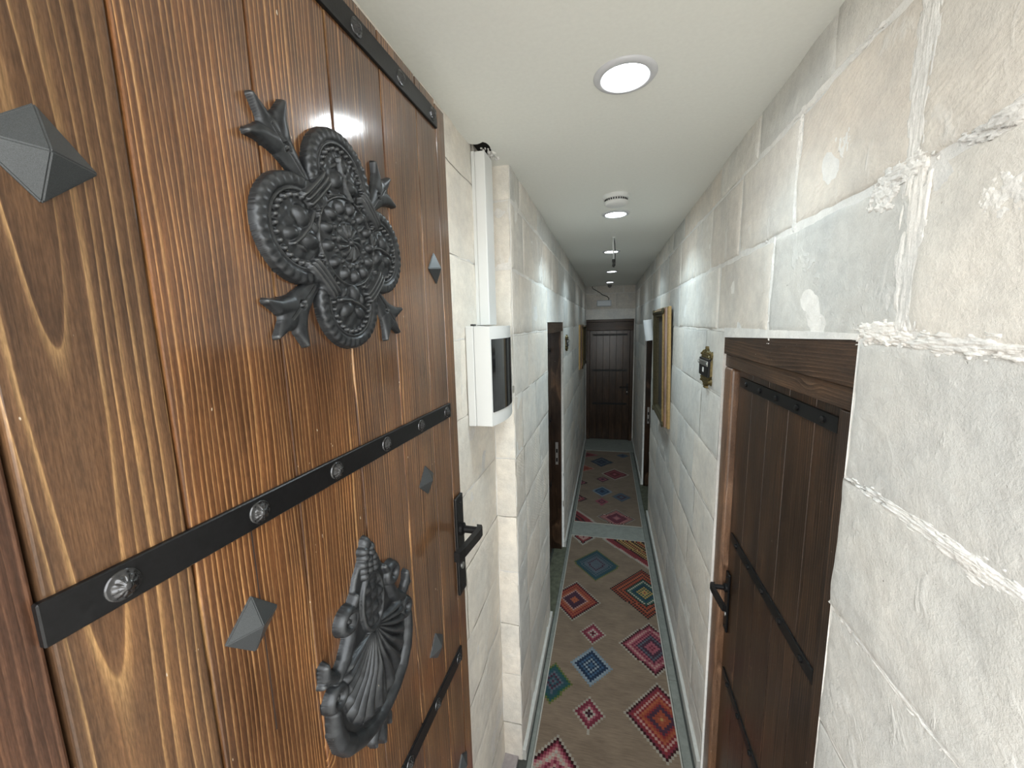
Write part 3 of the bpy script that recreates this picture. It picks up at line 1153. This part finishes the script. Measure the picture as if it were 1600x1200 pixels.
def shell_h(X, Z):
    ax = np.abs(X)
    H = np.full_like(X, -1.0)
    # back body
    zs = np.array([-0.130, -0.120, -0.105, -0.075, -0.04, 0.0, 0.045, 0.075, 0.11, 0.14, 0.17, 0.19])
    ws = np.array([0.010, 0.050, 0.080, 0.100, 0.112, 0.112, 0.085, 0.066, 0.055, 0.046, 0.034, 0.018])
    wz = np.interp(Z, zs, ws, left=0, right=0)
    H = np.maximum(H, np.where((Z > -0.130) & (Z < 0.19), edge_plate(ax - wz, 0.0075, 0.006), -1))
    # fluted shell fan
    fz = 0.062
    th = np.arctan2(ax, -(Z - fz) + 1e-6)
    r = np.hypot(ax, Z - fz)
    rmax = np.interp(th, [0, 0.3, 0.6, 0.9, 1.2, 1.5], [0.160, 0.152, 0.132, 0.110, 0.094, 0.082])
    ins = (th < 1.5) & (r < rmax) & (r > 0.010)
    flute = np.abs(np.cos((th + 0.04 * np.sin(r * 40)) * PI / 0.205)) ** 0.75
    endr = np.clip((rmax - r) / 0.012, 0, 1) ** 0.5
    H = np.where(ins, 0.0055 + (0.0105 * flute * np.clip(r / 0.07, 0.25, 1) + 0.002) * endr + 0.004 * np.clip(1 - r / 0.16, 0, 1), H)
    # rounded dish rim
    H = np.maximum(H, stroke(ax, Z, [(0.106, 0.004), (0.105, -0.025), (0.096, -0.058), (0.077, -0.086), (0.048, -0.105), (0.020, -0.114), (-0.001, -0.117)],
                             [0.010, 0.0130, 0.0145, 0.0155, 0.0155, 0.0145, 0.0135], 0.0165, 0.5, 0.002))
    # cartouche with foliage
    zc = 0.108
    q = np.sqrt((X / 0.030) ** 2 + ((Z - zc) / 0.053) ** 2)
    H = np.where(q < 0.86, 0.0085 + 0.0030 * np.abs(np.sin(X * 190 + 0.4) * np.sin(Z * 150)) + 0.003 * np.abs(np.sin(Z * 110 + X * 90)), H)
    t = 1 - ((q - 0.93) / 0.12) ** 2
    H = np.maximum(H, np.where(t > 0, 0.007 + 0.0075 * np.sqrt(np.clip(t, 0, 1)), -1))
    # fruit column on top
    for k, z in enumerate((0.162, 0.172, 0.182, 0.192, 0.202)):
        for x in ((-0.013, 0.0, 0.013) if k < 3 else (-0.008, 0.008)):
            H = np.maximum(H, dome(X - x, Z - z - (0.004 if x == 0 else 0), 0.0098, 0.0092, 0.0165))
    H = np.maximum(H, dome(X, Z - 0.211, 0.0105, 0.013, 0.0145))
    # upper scrolls and the bands below them
    d = np.hypot(ax - 0.061, Z - 0.119)
    t = 1 - ((d - 0.0150) / 0.0085) ** 2
    H = np.maximum(H, np.where(t > 0, 0.0175 * np.sqrt(np.clip(t, 0, 1)), -1))
    H = np.maximum(H, dome(ax - 0.060, Z - 0.117, 0.0075, 0.0075, 0.013))
    H = np.maximum(H, stroke(ax, Z, [(0.040, 0.145), (0.050, 0.130), (0.052, 0.105), (0.062, 0.080), (0.074, 0.062), (0.092, 0.050)], [0.006, 0.009, 0.011, 0.0125, 0.0125, 0.010], 0.0165, 0.45))
    # spurs
    H = np.maximum(H, stroke(ax, Z, [(0.088, 0.050), (0.103, 0.058), (0.113, 0.070), (0.113, 0.086)], [0.010, 0.010, 0.0095, 0.0065], 0.0150, 0.45))
    H = np.maximum(H, stroke(ax, Z, [(0.103, 0.058), (0.120, 0.062)], [0.008, 0.006], 0.0130, 0.45))
    # lower scrolls
    d = np.hypot(ax - 0.098, Z - 0.022)
    t = 1 - ((d - 0.0140) / 0.0085) ** 2
    H = np.maximum(H, np.where(t > 0, 0.0170 * np.sqrt(np.clip(t, 0, 1)), -1))
    H = np.maximum(H, dome(ax - 0.097, Z - 0.021, 0.0070, 0.0070, 0.0120))
    # leaf tail under the dish
    H = np.maximum(H, stroke(X, Z, [(0.0, -0.125), (0.0, -0.148), (0.0, -0.168)], [0.016, 0.0145, 0.005], 0.016, 0.5))
    H = np.maximum(H, stroke(ax, Z, [(0.012, -0.125), (0.022, -0.140), (0.022, -0.153)], [0.013, 0.0105, 0.0045], 0.0140, 0.5))
    return H


def build_shell():
    o = heightfield('shell_ornament', -0.135, 0.135, -0.18, 0.232, 0.00115, shell_h, M_IRON, door1, (0.533, 0.0, -0.563 + ZO))
    o['label'] = 'grey cast iron fluted shell plate with scrolls'


build_shell()

# ------------------------------------------------------------------ other doors


def leaf(root, x0, x1, z0, z1, y, n, mat, name='plank'):
    xs = np.linspace(x0, x1, n + 1)
    for a, b in zip(xs, xs[1:]):
        plank(root, a, b, y + random.uniform(0, 0.0008), y + 0.02, z0, z1, mat, 0.002, 0.0008, name)
    box('door_core', x0, x1, y + 0.019, y + 0.04, z0, z1 - 0.002, M_GROOVE, root)


def straps(root, x0, x1, zs, y, nb, hgt=0.036, bolt=0.0085):
    for z in zs:
        s = box('strap', x0, x1, y - 0.005, y + 0.001, z - hgt / 2, z + hgt / 2, M_BLACK, root, 0.001, 1)
        for k in range(nb):
            x = x0 + (x1 - x0) * (k + 0.55) / nb - (x0 + x1) / 2
            add_mesh('bolt_head', HEX, s, (x, -0.003, hgt / 2), bolt)


# right foreground door
d2 = empty('door_2', (XR, 1.72, 0.0), -PI / 2)
tag(d2, 'closed dark brown plank door with black straps set in the right wall', 'door', kind='structure')
lt = box('lintel', 0.001, 0.864, 0.002, 0.06, 1.967, 2.052, M_DARKWOOD_X, d2, 0.002)
for v in lt.data.vertices:                      # the rough lintel is deeper at its near end
    if v.co.z > 0.05:
        v.co.z += -0.020 + 0.027 * (v.co.x / 0.863 + 0.5)
fx = bmesh.new()
box_bm(0.0, 0.865, -0.0015, 0.05, 0.0, 0.012, bm=fx)
for v in fx.verts:
    if v.co.z < 0.005:
        v.co.z = -0.020 + 0.027 * v.co.x / 0.865 - 0.006
bm_obj('plaster_fillet', fx, M_MORTAR, d2, False, (0, 0, 2.0565))
box('frame_head', 0.001, 0.864, 0.010, 0.06, 1.918, 1.966, M_DARKWOOD_X, d2, 0.003)
box('jamb', 0.001, 0.094, 0.006, 0.07, 0.0, 1.917, M_JAMB, d2, 0.012, 3)
box('jamb', 0.806, 0.864, 0.010, 0.07, 0.0, 1.917, M_DARKWOOD, d2, 0.003)
leaf(d2, 0.096, 0.804, 0.01, 1.914, 0.034, 5, M_DARKWOOD)
straps(d2, 0.125, 0.768, (1.872, 1.263, 0.672), 0.034, 5)
handle(d2, 0.128, 0.985, 0.25, 0.038, 0.034, 1, 1.045)

# far end door
d4 = empty('door_4', (-0.37, YEND, 0.0), 0.0)
tag(d4, 'dark plank door with two iron straps closing the far end of the corridor', 'door', kind='structure')
box('frame_head', 0.001, 0.799, -0.02, 0.05, 2.105, 2.148, M_DARKWOOD_X, d4, 0.003)
box('lintel', 0.001, 0.799, 0.0, 0.06, 1.962, 2.104, M_DARKWOOD_X, d4, 0.003)
box('jamb', 0.001, 0.062, -0.005, 0.06, 0.0, 1.961, M_DARKWOOD, d4, 0.004)
box('jamb', 0.742, 0.799, -0.005, 0.06, 0.0, 1.961, M_DARKWOOD, d4, 0.004)
leaf(d4, 0.064, 0.740, 0.015, 1.955, 0.03, 6, M_DARKWOOD)
straps(d4, 0.11, 0.70, (1.885, 1.263, 0.669), 0.03, 6)
handle(d4, 0.705, 0.93, 0.2, 0.035, 0.03, -1, 0.97)


# two side doorways seen edge-on
def side_doorway(name, loc, rz, wd, ht, far_is_x1, label):
    r = empty(name, loc, rz)
    tag(r, label, 'door', kind='structure')
    box('lintel', 0.001, wd - 0.001, 0.004, 0.13, ht - 0.075, ht - 0.002, M_DARKWOOD_X, r, 0.003)
    box('jamb', 0.001, 0.045, 0.018, 0.13, 0.0, ht - 0.076, M_DARKWOOD, r, 0.003)
    jj = box('jamb', wd - 0.045, wd - 0.001, 0.018, 0.13, 0.0, ht - 0.076, M_DARKWOOD, r, 0.003)
    leaf(r, 0.047, wd - 0.047, 0.012, ht - 0.08, 0.105, 5, M_DARKWOOD)
    straps(r, 0.08, wd - 0.08, (1.87, 1.26, 0.67), 0.105, 5)
    xf = wd - 0.045 if far_is_x1 else 0.045
    s = -1 if far_is_x1 else 1
    for zz in (0.0,):
        p = box('strike_plate', xf - 0.0025, xf + 0.0025, 0.045, 0.070, 0.83, 1.04, M_CHROME, r, 0.0006, 1)
        for q in (0.045, 0.13):
            box_o = box_bm(-0.0032, 0.0032, -0.008, 0.008, q - 0.018, q + 0.018)
            bm_obj('latch_hole', box_o, M_VOID, p)
    return r


side_doorway('door_3', (XL, 2.56, 0.0), PI / 2, 0.94, 2.108, True, 'dark framed doorway with steel strike plate in the left wall')
side_doorway('door_5', (XR, 5.15, 0.0), -PI / 2, 0.85, 2.028, False, 'dark framed doorway in the right wall beyond the gilt picture')

# ------------------------------------------------------------------ runner rugs
PAL = {
    'P': rgb(214, 205, 190), 'p': rgb(226, 170, 160), 'm': rgb(150, 42, 70), 'r': rgb(165, 40, 48), 'd': rgb(70, 18, 26), 'o': rgb(205, 105, 60),
    'O': rgb(190, 80, 40), 'y': rgb(225, 180, 95), 'g': rgb(40, 105, 85), 't': rgb(45, 95, 110), 'n': rgb(35, 60, 95), 'b': rgb(70, 115, 155), 'l': rgb(165, 185, 200),
    'v': rgb(90, 50, 75), 'k': rgb(50, 35, 40), 's': rgb(105, 120, 135), 'G': rgb(130, 140, 75), 'q': rgb(200, 100, 120),
}
# cx, cy, half width, half length, colours from rim to centre
DIAM1 = [
    (-0.222, 2.77, 0.186, 0.216, 'PdroroopovvvvooOy'), (-0.075, 3.265, 0.186, 0.222, 'Gtttstsssvssssss'), (0.375, 3.70, 0.40, 0.42, 'PprrmrdkydydyOdydkydOydkyO'),
    (0.305, 2.965, 0.250, 0.285, 'kOkOokOoOkgPgtntgygyyrO'), (-0.073, 2.463, 0.083, 0.098, 'PmmqPmdq'), (0.302, 2.42, 0.200, 0.220, 'PdmqppqmqmvsvvsqqmqQ'.replace('Q', 'p')),
    (-0.075, 2.20, 0.121, 0.144, 'lnnbnlnbb'), (-0.288, 2.04, 0.110, 0.127, 'Ggttsvtsvr'), (-0.076, 1.888, 0.084, 0.098, 'PmmqPdvq'),
    (0.302, 1.94, 0.194, 0.220, 'PdmrporoOrvsvOOoyo'), (-0.222, 1.515, 0.205, 0.222, 'PdmqpPpqmqpvsvqqm'), (-0.215, 3.72, 0.118, 0.170, 'Pkrppmr'),
    (0.12, 1.40, 0.12, 0.14, 'lnnbnlnbb'), (0.30, 1.25, 0.15, 0.17, 'PkOoOkgtgyo'), (-0.05, 1.12, 0.1, 0.12, 'PmmqPmdq'),
]
DIAM2 = [
    (0.108, 4.150, 0.190, 0.200, 'Pkprpqmvmmvqqpq'), (-0.044, 4.533, 0.070, 0.095, 'qmvqm'), (0.180, 4.695, 0.105, 0.118, 'sbsvsbs'), (-0.045, 4.828, 0.118, 0.154, 'lbnbbnnn'),
    (0.120, 5.435, 0.195, 0.212, 'PrdrqmrrdmrqqP'), (-0.068, 5.91, 0.165, 0.20, 'ntnsnnnnsn'), (-0.36, 4.02, 0.25, 0.30, 'PprmrdkrdkrOdr'), (-0.345, 4.57, 0.115, 0.125, 'kqrpdrq'),
    (-0.35, 5.06, 0.12, 0.10, 'kqkqrp'), (-0.345, 5.60, 0.175, 0.155, 'pOoOrOoO'), (-0.345, 6.215, 0.215, 0.125, 'qrrdrr'), (-0.05, 5.22, 0.085, 0.09, 'vqvv'), (0.25, 6.25, 0.10, 0.10, 'sbsnv'),
]


def rug_material():
    m, nt, b = new_mat('woven wool runner')
    g = NT(nt)
    at = g.n('ShaderNodeAttribute', attribute_name='weave')
    tc = g.n('ShaderNodeTexCoord').outputs['Object']
    st = g.noise(g.vmul(tc, (14, 190, 1)), 1.0, 3, 0.6)
    bl = g.noise(g.vmul(tc, (5, 9, 1)), 1.0, 3, 0.6)
    fi = g.noise(tc, 500, 2, 0.6)
    col = g.mix(0.75, at.outputs['Color'], g.ramp(st, [(0.3, (0.70, 0.68, 0.66)), (0.7, (1.22, 1.22, 1.2))]), 'MULTIPLY')
    col = g.mix(0.6, col, g.ramp(bl, [(0.3, (0.75, 0.74, 0.74)), (0.7, (1.2, 1.2, 1.2))]), 'MULTIPLY')
    col = g.mix(0.6, col, g.ramp(fi, [(0.3, (0.75, 0.75, 0.75)), (0.7, (1.25, 1.25, 1.25))]), 'MULTIPLY')
    g.set(b.inputs['Base Color'], col)
    b.inputs['Roughness'].default_value = 0.95
    b.inputs['Specular IOR Level'].default_value = 0.1
    b.inputs['Sheen Weight'].default_value = 0.15
    g.set(b.inputs['Normal'], g.bump(g.math('ADD', fi, st), 0.4, 0.002))
    return m


M_RUG = rug_material()
M_BIND = plain('pale rug binding', (0.42, 0.41, 0.37), 0.9, bump=0.3, bscale=200, var=0.15)


def rug(x0, x1, y0, y1, diam, label):
    kx, ky = 0.0135, 0.0155
    nx, ny = int(round((x1 - x0) / kx)), int(round((y1 - y0) / ky))
    ox, oy = (x0 + x1) / 2, y0
    z = 0.010
    base = np.array(rgb(150, 131, 113)) * 0.62
    verts, faces, cols = [], [], []
    xs = np.linspace(x0, x1, nx + 1)
    ys = np.linspace(y0, y1, ny + 1)
    for x in xs:
        for y in ys:
            verts.append((x - ox, y - oy, z))
    for i in range(nx):
        xc = (xs[i] + xs[i + 1]) / 2
        for j in range(ny):
            yc = (ys[j] + ys[j + 1]) / 2
            faces.append((i * (ny + 1) + j, (i + 1) * (ny + 1) + j, (i + 1) * (ny + 1) + j + 1, i * (ny + 1) + j + 1))
            c = base
            for cx, cy, hw, hl, pal in diam:
                n = max(3, int(round(hw / kx)))
                a = abs(round((xc - cx) / kx))
                bq = abs(round((yc - cy) / (hl / n)))
                if a + bq <= n:
                    ring = n - (a + bq)
                    c = np.array(PAL[pal[min(int(ring * len(pal) / (n + 1)), len(pal) - 1)]])
                    c = (c * 0.85 + 0.15 * c.mean()) * 0.50
                    if ring == 0:
                        c = np.array(PAL[pal[0]]) * 0.42
                    break
            cols.append(c)
    nf = len(faces)
    # edges down to the floor
    b = len(verts)
    loop = [(i, 0) for i in range(nx + 1)] + [(nx, j) for j in range(1, ny + 1)] + [(i, ny) for i in range(nx - 1, -1, -1)] + [(0, j) for j in range(ny - 1, 0, -1)]
    for i, j in loop:
        v = verts[i * (ny + 1) + j]
        verts.append((v[0], v[1], 0.0005))
    for k in range(len(loop)):
        k2 = (k + 1) % len(loop)
        faces.append((loop[k][0] * (ny + 1) + loop[k][1], loop[k2][0] * (ny + 1) + loop[k2][1], b + k2, b + k))
        cols.append(base)
    o = mesh_obj('runner_rug', verts, faces, M_RUG, None, False, (ox, oy, 0.0))
    me = o.data
    at = me.color_attributes.new('weave', 'FLOAT_COLOR', 'CORNER')
    arr = np.ones((len(me.loops), 4), np.float32)
    li = 0
    for p in me.polygons:
        arr[p.loop_start:p.loop_start + p.loop_total, :3] = cols[p.index]
    at.data.foreach_set('color', arr.ravel())
    bw = 0.008
    for (a0, a1, b0, b1) in ((x0 - bw, x0, y0, y1), (x1, x1 + bw, y0, y1), (x0 - bw, x1 + bw, y1, y1 + bw), (x0 - bw, x1 + bw, y0 - bw, y0)):
        q = box('binding', a0 - ox, a1 - ox, b0 - oy, b1 - oy, 0.0005, 0.0125, M_BIND, o, 0.002, 1)
    tag(o, label, 'rug', 'runner rugs along the corridor')
    return o


rug(-0.325, 0.362, 0.75, 3.715, DIAM1, 'taupe runner rug with coloured stepped diamonds, the nearer of the two')
rug(-0.322, 0.362, 4.005, 6.43, DIAM2, 'taupe runner rug with coloured stepped diamonds, beyond the stone threshold')

# ------------------------------------------------------------------ fuse box, cable duct


def build_fuse_box():
    r = empty('fuse_box', (XE + 0.003, 1.27, 1.753), PI / 2)      # local x along corridor, -y out of the wall
    tag(r, 'white wall mounted fuse box with a smoked dark curved window', 'fuse box')
    W, Hh = 0.285, 0.345
    bm_obj('base', box_bm(0, W, -0.028, 0, 0, Hh, 0.003), M_WHITE, r)
    # curved cover
    n = 16

    def prof(x):
        t = 2 * x / W - 1
        return -(0.085 + 0.024 * (1 - t * t))
    bm = bmesh.new()
    xs = np.linspace(0.001, W - 0.001, n + 1)
    rows = []
    for z in (0.002, Hh - 0.002):
        back = [bm.verts.new((x, -0.030, z)) for x in xs]
        front = [bm.verts.new((x, prof(x), z)) for x in xs]
        rows.append((back, front))
    (b0, f0), (b1, f1) = rows
    for k in range(n):
        bm.faces.new((f0[k], f0[k + 1], f1[k + 1], f1[k]))
        bm.faces.new((b0[k], b1[k], b1[k + 1], b0[k + 1]))
        bm.faces.new((b0[k], b0[k + 1], f0[k + 1], f0[k]))
        bm.faces.new((b1[k], f1[k], f1[k + 1], b1[k + 1]))
    bm.faces.new((b0[0], f0[0], f1[0], b1[0]))
    bm.faces.new((b0[n], b1[n], f1[n], f0[n]))
    bm_obj('cover', bm, M_WHITE, r)
    # window
    bm = bmesh.new()
    xs = np.linspace(0.008, W - 0.008, n + 1)
    z0, z1 = 0.050, Hh - 0.045
    a = [bm.verts.new((x, prof(x) - 0.003, z0)) for x in xs]
    c = [bm.verts.new((x, prof(x) - 0.003, z1)) for x in xs]
    a2 = [bm.verts.new((x, prof(x) + 0.001, z0)) for x in xs]
    c2 = [bm.verts.new((x, prof(x) + 0.001, z1)) for x in xs]
    for k in range(n):
        bm.faces.new((a[k], a[k + 1], c[k + 1], c[k]))
        bm.faces.new((a2[k], a[k], a[k + 1], a2[k + 1]) if False else (a2[k], a2[k + 1], a[k + 1], a[k]))
        bm.faces.new((c2[k], c[k], c[k + 1], c2[k + 1]))
    bm.faces.new((a2[0], a[0], c[0], c2[0]))
    bm.faces.new((a2[n], c2[n], c[n], a[n]))
    bm_obj('window', bm, M_GLASSDK, r)
    # cable clip on top
    bm_obj('hinge_clip', box_bm(0.004, 0.028, -0.030, -0.018, Hh, Hh + 0.006, 0.001), M_CABLE, r)
    # duct above it
    d = empty('cable_duct', (XE + 0.002, 1.40, 2.10), PI / 2)
    tag(d, 'white rectangular cable duct running from the fuse box to the ceiling', 'cable duct')
    bm_obj('duct_base', box_bm(0, 0.092, -0.012, 0, 0, 0.594, 0.001, 1), M_WHITE, d)
    bm_obj('duct_cover', box_bm(-0.001, 0.093, -0.050, -0.0125, 0, 0.592, 0.003, 2), M_WHITE, d)


build_fuse_box()

# ------------------------------------------------------------------ ceiling fittings


def downlight(y, x, label, watts, dm):
    r = empty('ceiling_light', (x, y, CEIL))
    tag(r, label, 'ceiling light', 'recessed downlights in a row')
    ring = lathe_bm([(0.056, 0.0), (0.056, -0.004), (0.060, -0.008), (0.074, -0.005), (0.078, -0.0005), (0.078, 0.0)], 48)
    bm_obj('trim_ring', ring, M_WHITE_TRIM, r, True)
    cup = lathe_bm([(0.0565, -0.004), (0.0565, -0.001), (0.0, -0.001)], 48)
    bm_obj('diffuser', cup, dm, r)
    L = bpy.data.lights.new('downlight', 'AREA')
    L.shape = 'DISK'
    L.size = 0.10
    L.energy = watts
    L.color = (0.72, 0.92, 1.0)
    L.spread = math.radians(125)
    lo = bpy.data.objects.new('downlight_glow', L)
    lo.location = (0, 0, -0.009)
    link(lo, r)


for wt, dm, (y, x, lb) in zip(LAMP_W, M_DIFF, ((1.136, 0.034, 'round recessed downlight nearest the viewer'), (2.455, 0.035, 'round recessed downlight just behind the smoke detector'),
                 (3.70, 0.02, 'round recessed downlight behind the hanging cable, third from the viewer'), (5.12, 0.035, 'round recessed downlight fourth from the viewer'),
                 (6.45, 0.02, 'round recessed downlight nearest the end door'))):
    downlight(y, x, lb, wt, dm)


def smoke_detector():
    r = empty('smoke_detector', (0.031, 2.115, CEIL))
    tag(r, 'round white smoke detector with side slots on the ceiling', 'smoke detector')
    bm_obj('base', lathe_bm([(0.0, 0.0), (0.063, 0.0), (0.063, -0.016), (0.060, -0.019), (0.0, -0.019)], 40), M_WHITE, r, False)
    bm_obj('cap', lathe_bm([(0.052, -0.0185), (0.052, -0.028), (0.057, -0.030), (0.056, -0.038), (0.046, -0.046), (0.0, -0.048)], 40), M_WHITE, r, True)
    b = bmesh.new()
    for k in range(28):
        a = 2 * PI * k / 28
        M = Matrix.Rotation(a, 4, 'Z') @ Matrix.Translation((0.0530, 0, -0.0240))
        bmesh.ops.create_cube(b, size=1.0, matrix=M @ Matrix.Diagonal((0.004, 0.0055, 0.008, 1)))
    s = bm_obj('slots', b, M_CABLE, r)


smoke_detector()

hw = empty('hanging_cable', (0.033, 3.10, CEIL))
tag(hw, 'loose pale cable hanging from the ceiling with a dark connector', 'cable')
bm_obj('ceiling_eye', lathe_bm([(0.0, 0.0), (0.012, 0.0), (0.010, -0.006), (0.0, -0.007)], 16), M_WHITE, hw)
bm_obj('cord', tube_bm([(0, 0, 0), (-0.004, 0.0, -0.04), (-0.002, 0, -0.09), (0.001, 0, -0.155)], 0.0055, 8), M_WHITE, hw, True)
bm_obj('loop', tube_bm([(0.001, 0, 0), (0.008, 0.0, -0.05), (0.012, 0, -0.13), (0.011, 0, -0.20), (0.004, 0, -0.212)], 0.0032, 8), M_CABLE, hw, True)
bm_obj('connector', lathe_bm([(0.0, -0.155), (0.010, -0.155), (0.010, -0.175), (0.007, -0.180), (0.009, -0.205), (0.0, -0.213)], 12), M_CABLE, hw)

ds = bm_obj('ceiling_sensor', lathe_bm([(0.0, 0.0), (0.034, 0.0), (0.034, -0.012), (0.030, -0.03), (0.018, -0.045), (0.0, -0.052)], 24), M_VOID2 if False else plain('grey sensor', (0.16, 0.16, 0.16), 0.5), None, True, (0.02, 6.88, CEIL))
tag(ds, 'small dark dome sensor on the ceiling near the end wall', 'sensor')
em = empty('emergency_light', (-0.07, YEND - 0.001, 2.37), 0.0)
tag(em, 'pale blue white emergency light box above the end door', 'emergency light')
bm_obj('body', box_bm(-0.12, 0.12, -0.045, 0, 0, 0.10, 0.006), M_PLUG, em)
bm_obj('lens', box_bm(-0.108, 0.108, -0.049, -0.044, 0.012, 0.088, 0.002, 1), plain('frosted lens', (0.72, 0.78, 0.84), 0.3), em)
cb = bm_obj('wall_cable', tube_bm([(-0.27, YEND - 0.008, 2.71), (-0.262, YEND - 0.009, 2.675), (-0.21, YEND - 0.01, 2.645), (-0.14, YEND - 0.01, 2.60), (-0.10, YEND - 0.01, 2.565), (-0.02, YEND - 0.01, 2.535), (0.01, YEND - 0.01, 2.50), (0.0, YEND - 0.02, 2.465)], 0.006, 8), M_CABLE, None, True)
tag(cb, 'dark cable drooping across the end wall to the emergency light', 'cable')

# ------------------------------------------------------------------ pictures, plaques, wall lamp


def picture(name, loc, rz, W, Hh, lean, label, depth=0.055):
    r = empty(name, loc, rz)
    r.rotation_euler = (lean, 0, rz)
    tag(r, label, 'picture', 'gilt framed pictures on the corridor walls')
    # profile: (inward distance from outer edge, depth out of wall)
    prof = [(0.0, 0.0), (0.0, 0.016), (0.004, 0.022), (0.008, 0.025), (0.010, 0.038), (0.018, 0.044), (0.026, depth), (0.040, depth - 0.004), (0.052, depth - 0.016), (0.062, depth - 0.014), (0.070, depth - 0.030), (0.070, 0.004)]
    corners = [(0, 0), (W, 0), (W, Hh), (0, Hh)]
    inn = [(1, 1), (-1, 1), (-1, -1), (1, -1)]
    for k in range(4):
        k2 = (k + 1) % 4
        verts, faces = [], []
        for (c, s) in ((corners[k], inn[k]), (corners[k2], inn[k2])):
            for (t, d) in prof:
                verts.append((c[0] + s[0] * t, -d, c[1] + s[1] * t))
        n = len(prof)
        for q in range(n - 1):
            faces.append((q, q + 1, n + q + 1, n + q))
        o = mesh_obj('frame_side', verts, faces, M_GOLD, r)
        o.data.materials.append(M_GILTDK)
        o.data.materials.append(M_JAMB)
        for p in o.data.polygons:
            p.material_index = (0, 0, 0, 2, 2, 0, 1, 1, 1, 1, 1)[min(p.index, 10)]
    bm_obj('canvas', box_bm(0.066, W - 0.066, -0.012, -0.002, 0.066, Hh - 0.066), M_CANVAS, r)
    # carved corner leaves
    for cx in (0.03, W - 0.03):
        for cz in (0.03, Hh - 0.03):
            b = bmesh.new()
            for q in range(6):
                a = q * PI / 3
                bmesh.ops.create_icosphere(b, subdivisions=2, radius=0.013, matrix=Matrix.Translation((cx + 0.012 * math.cos(a), -depth + 0.003, cz + 0.012 * math.sin(a))) @ Matrix.Diagonal((1, 0.6, 1, 1)))
            bm_obj('corner_carving', b, M_GILTDK, r, True)
    return r


picture('picture_frame', (0.443, 3.62, 1.325), -PI / 2, 0.65, 0.875, math.radians(1.2), 'tall gilt framed picture hanging on the right wall')
picture('picture_frame', (-0.377, 5.37, 1.475), PI / 2, 0.80, 0.60, 0.0, 'gilt framed picture on the left wall near the end door')

BRASS = plain('antique brass', (0.12, 0.092, 0.036), 0.4, 0.6, bump=0.2, bscale=120, var=0.4)


def plaque(loc, rz, label, W=0.19, Hh=0.168):
    r = empty('room_plaque', loc, rz)
    tag(r, label, 'plaque', 'ornate brass wall plaques beside the doors')

    def hf(X, Z):
        ax = np.abs(X)
        half = np.interp(Z, [-0.5 * Hh, -0.42 * Hh, -0.3 * Hh, -0.2 * Hh, 0.2 * Hh, 0.3 * Hh, 0.36 * Hh, 0.5 * Hh], [0.10 * W, 0.22 * W, 0.36 * W, 0.44 * W, 0.44 * W, 0.38 * W, 0.2 * W, 0.05 * W])
        H = edge_plate(ax - half, 0.012, 0.006)
        for x in (0.0, 0.22 * W, 0.42 * W):
            for s, z in ((1, 0.30 * Hh), (-1, -0.30 * Hh)):
                H = np.maximum(H, dome(ax - x, Z - z - s * (0.17 * Hh if x == 0 else 0.05 * Hh), 0.008, 0.016, 0.013))
        H = np.where(H > 0, H + 0.003 * np.sin(X * 330) * np.sin(Z * 300) * (np.abs(Z) > 0.17 * Hh), H)
        return H
    bp = heightfield('backplate', -W / 2, W / 2, -Hh * 0.56, Hh * 0.56, 0.0025, hf, BRASS, r)
    bm_obj('panel', box_bm(-0.43 * W, 0.43 * W, -0.019, -0.004, -0.23 * Hh, 0.25 * Hh, 0.002, 1), M_BLACK, r)
    bm_obj('steel_strip', box_bm(-0.44 * W, 0.44 * W, -0.022, -0.018, 0.06 * Hh, 0.19 * Hh, 0.001, 1), M_CHROME, r)
    bm_obj('white_mark', box_bm(-0.05 * W, 0.06 * W, -0.0205, -0.018, -0.12 * Hh, 0.0, 0.0005, 1), M_WHITE, r)
    for s in (-1, 1):
        add_mesh('screw', HEX, r, (s * 0.455 * W, -0.021, 0.12 * Hh), 0.006).data = SCREW


SCREW = HEX.copy()
SCREW.materials.clear()
SCREW.materials.append(M_CHROME)
plaque((XR - 0.004, 1.945, 1.888), -PI / 2, 'ornate brass and black plaque with a steel strip beside the right door')
plaque((XL + 0.004, 3.715, 1.92), PI / 2, 'ornate brass and black plaque beside the left doorway', 0.15, 0.135)

wl_ = empty('wall_lamp', (XR - 0.004, 4.10, 1.99), -PI / 2)
tag(wl_, 'white cylinder wall lamp on a dark bracket beside the far right doorway', 'wall lamp')
bm_obj('backplate', box_bm(-0.035, 0.035, -0.012, 0, -0.07, 0.09, 0.004), M_BLACK, wl_)
bm_obj('bracket', tube_bm([(0, -0.008, 0.05), (0, -0.03, 0.055), (0, -0.05, 0.03), (0, -0.05, -0.05), (0, -0.04, -0.09), (0, -0.01, -0.05)], 0.006, 8), M_BLACK, wl_, True)
sh = lathe_bm([(0.036, -0.10), (0.042, -0.10), (0.042, 0.10), (0.036, 0.10), (0.036, -0.10)], 32)
bm_obj('shade', sh, plain('white glazed shade', (0.78, 0.80, 0.82), 0.4), wl_, False, (0.0, -0.055, 0.025), (math.radians(8), 0, 0))
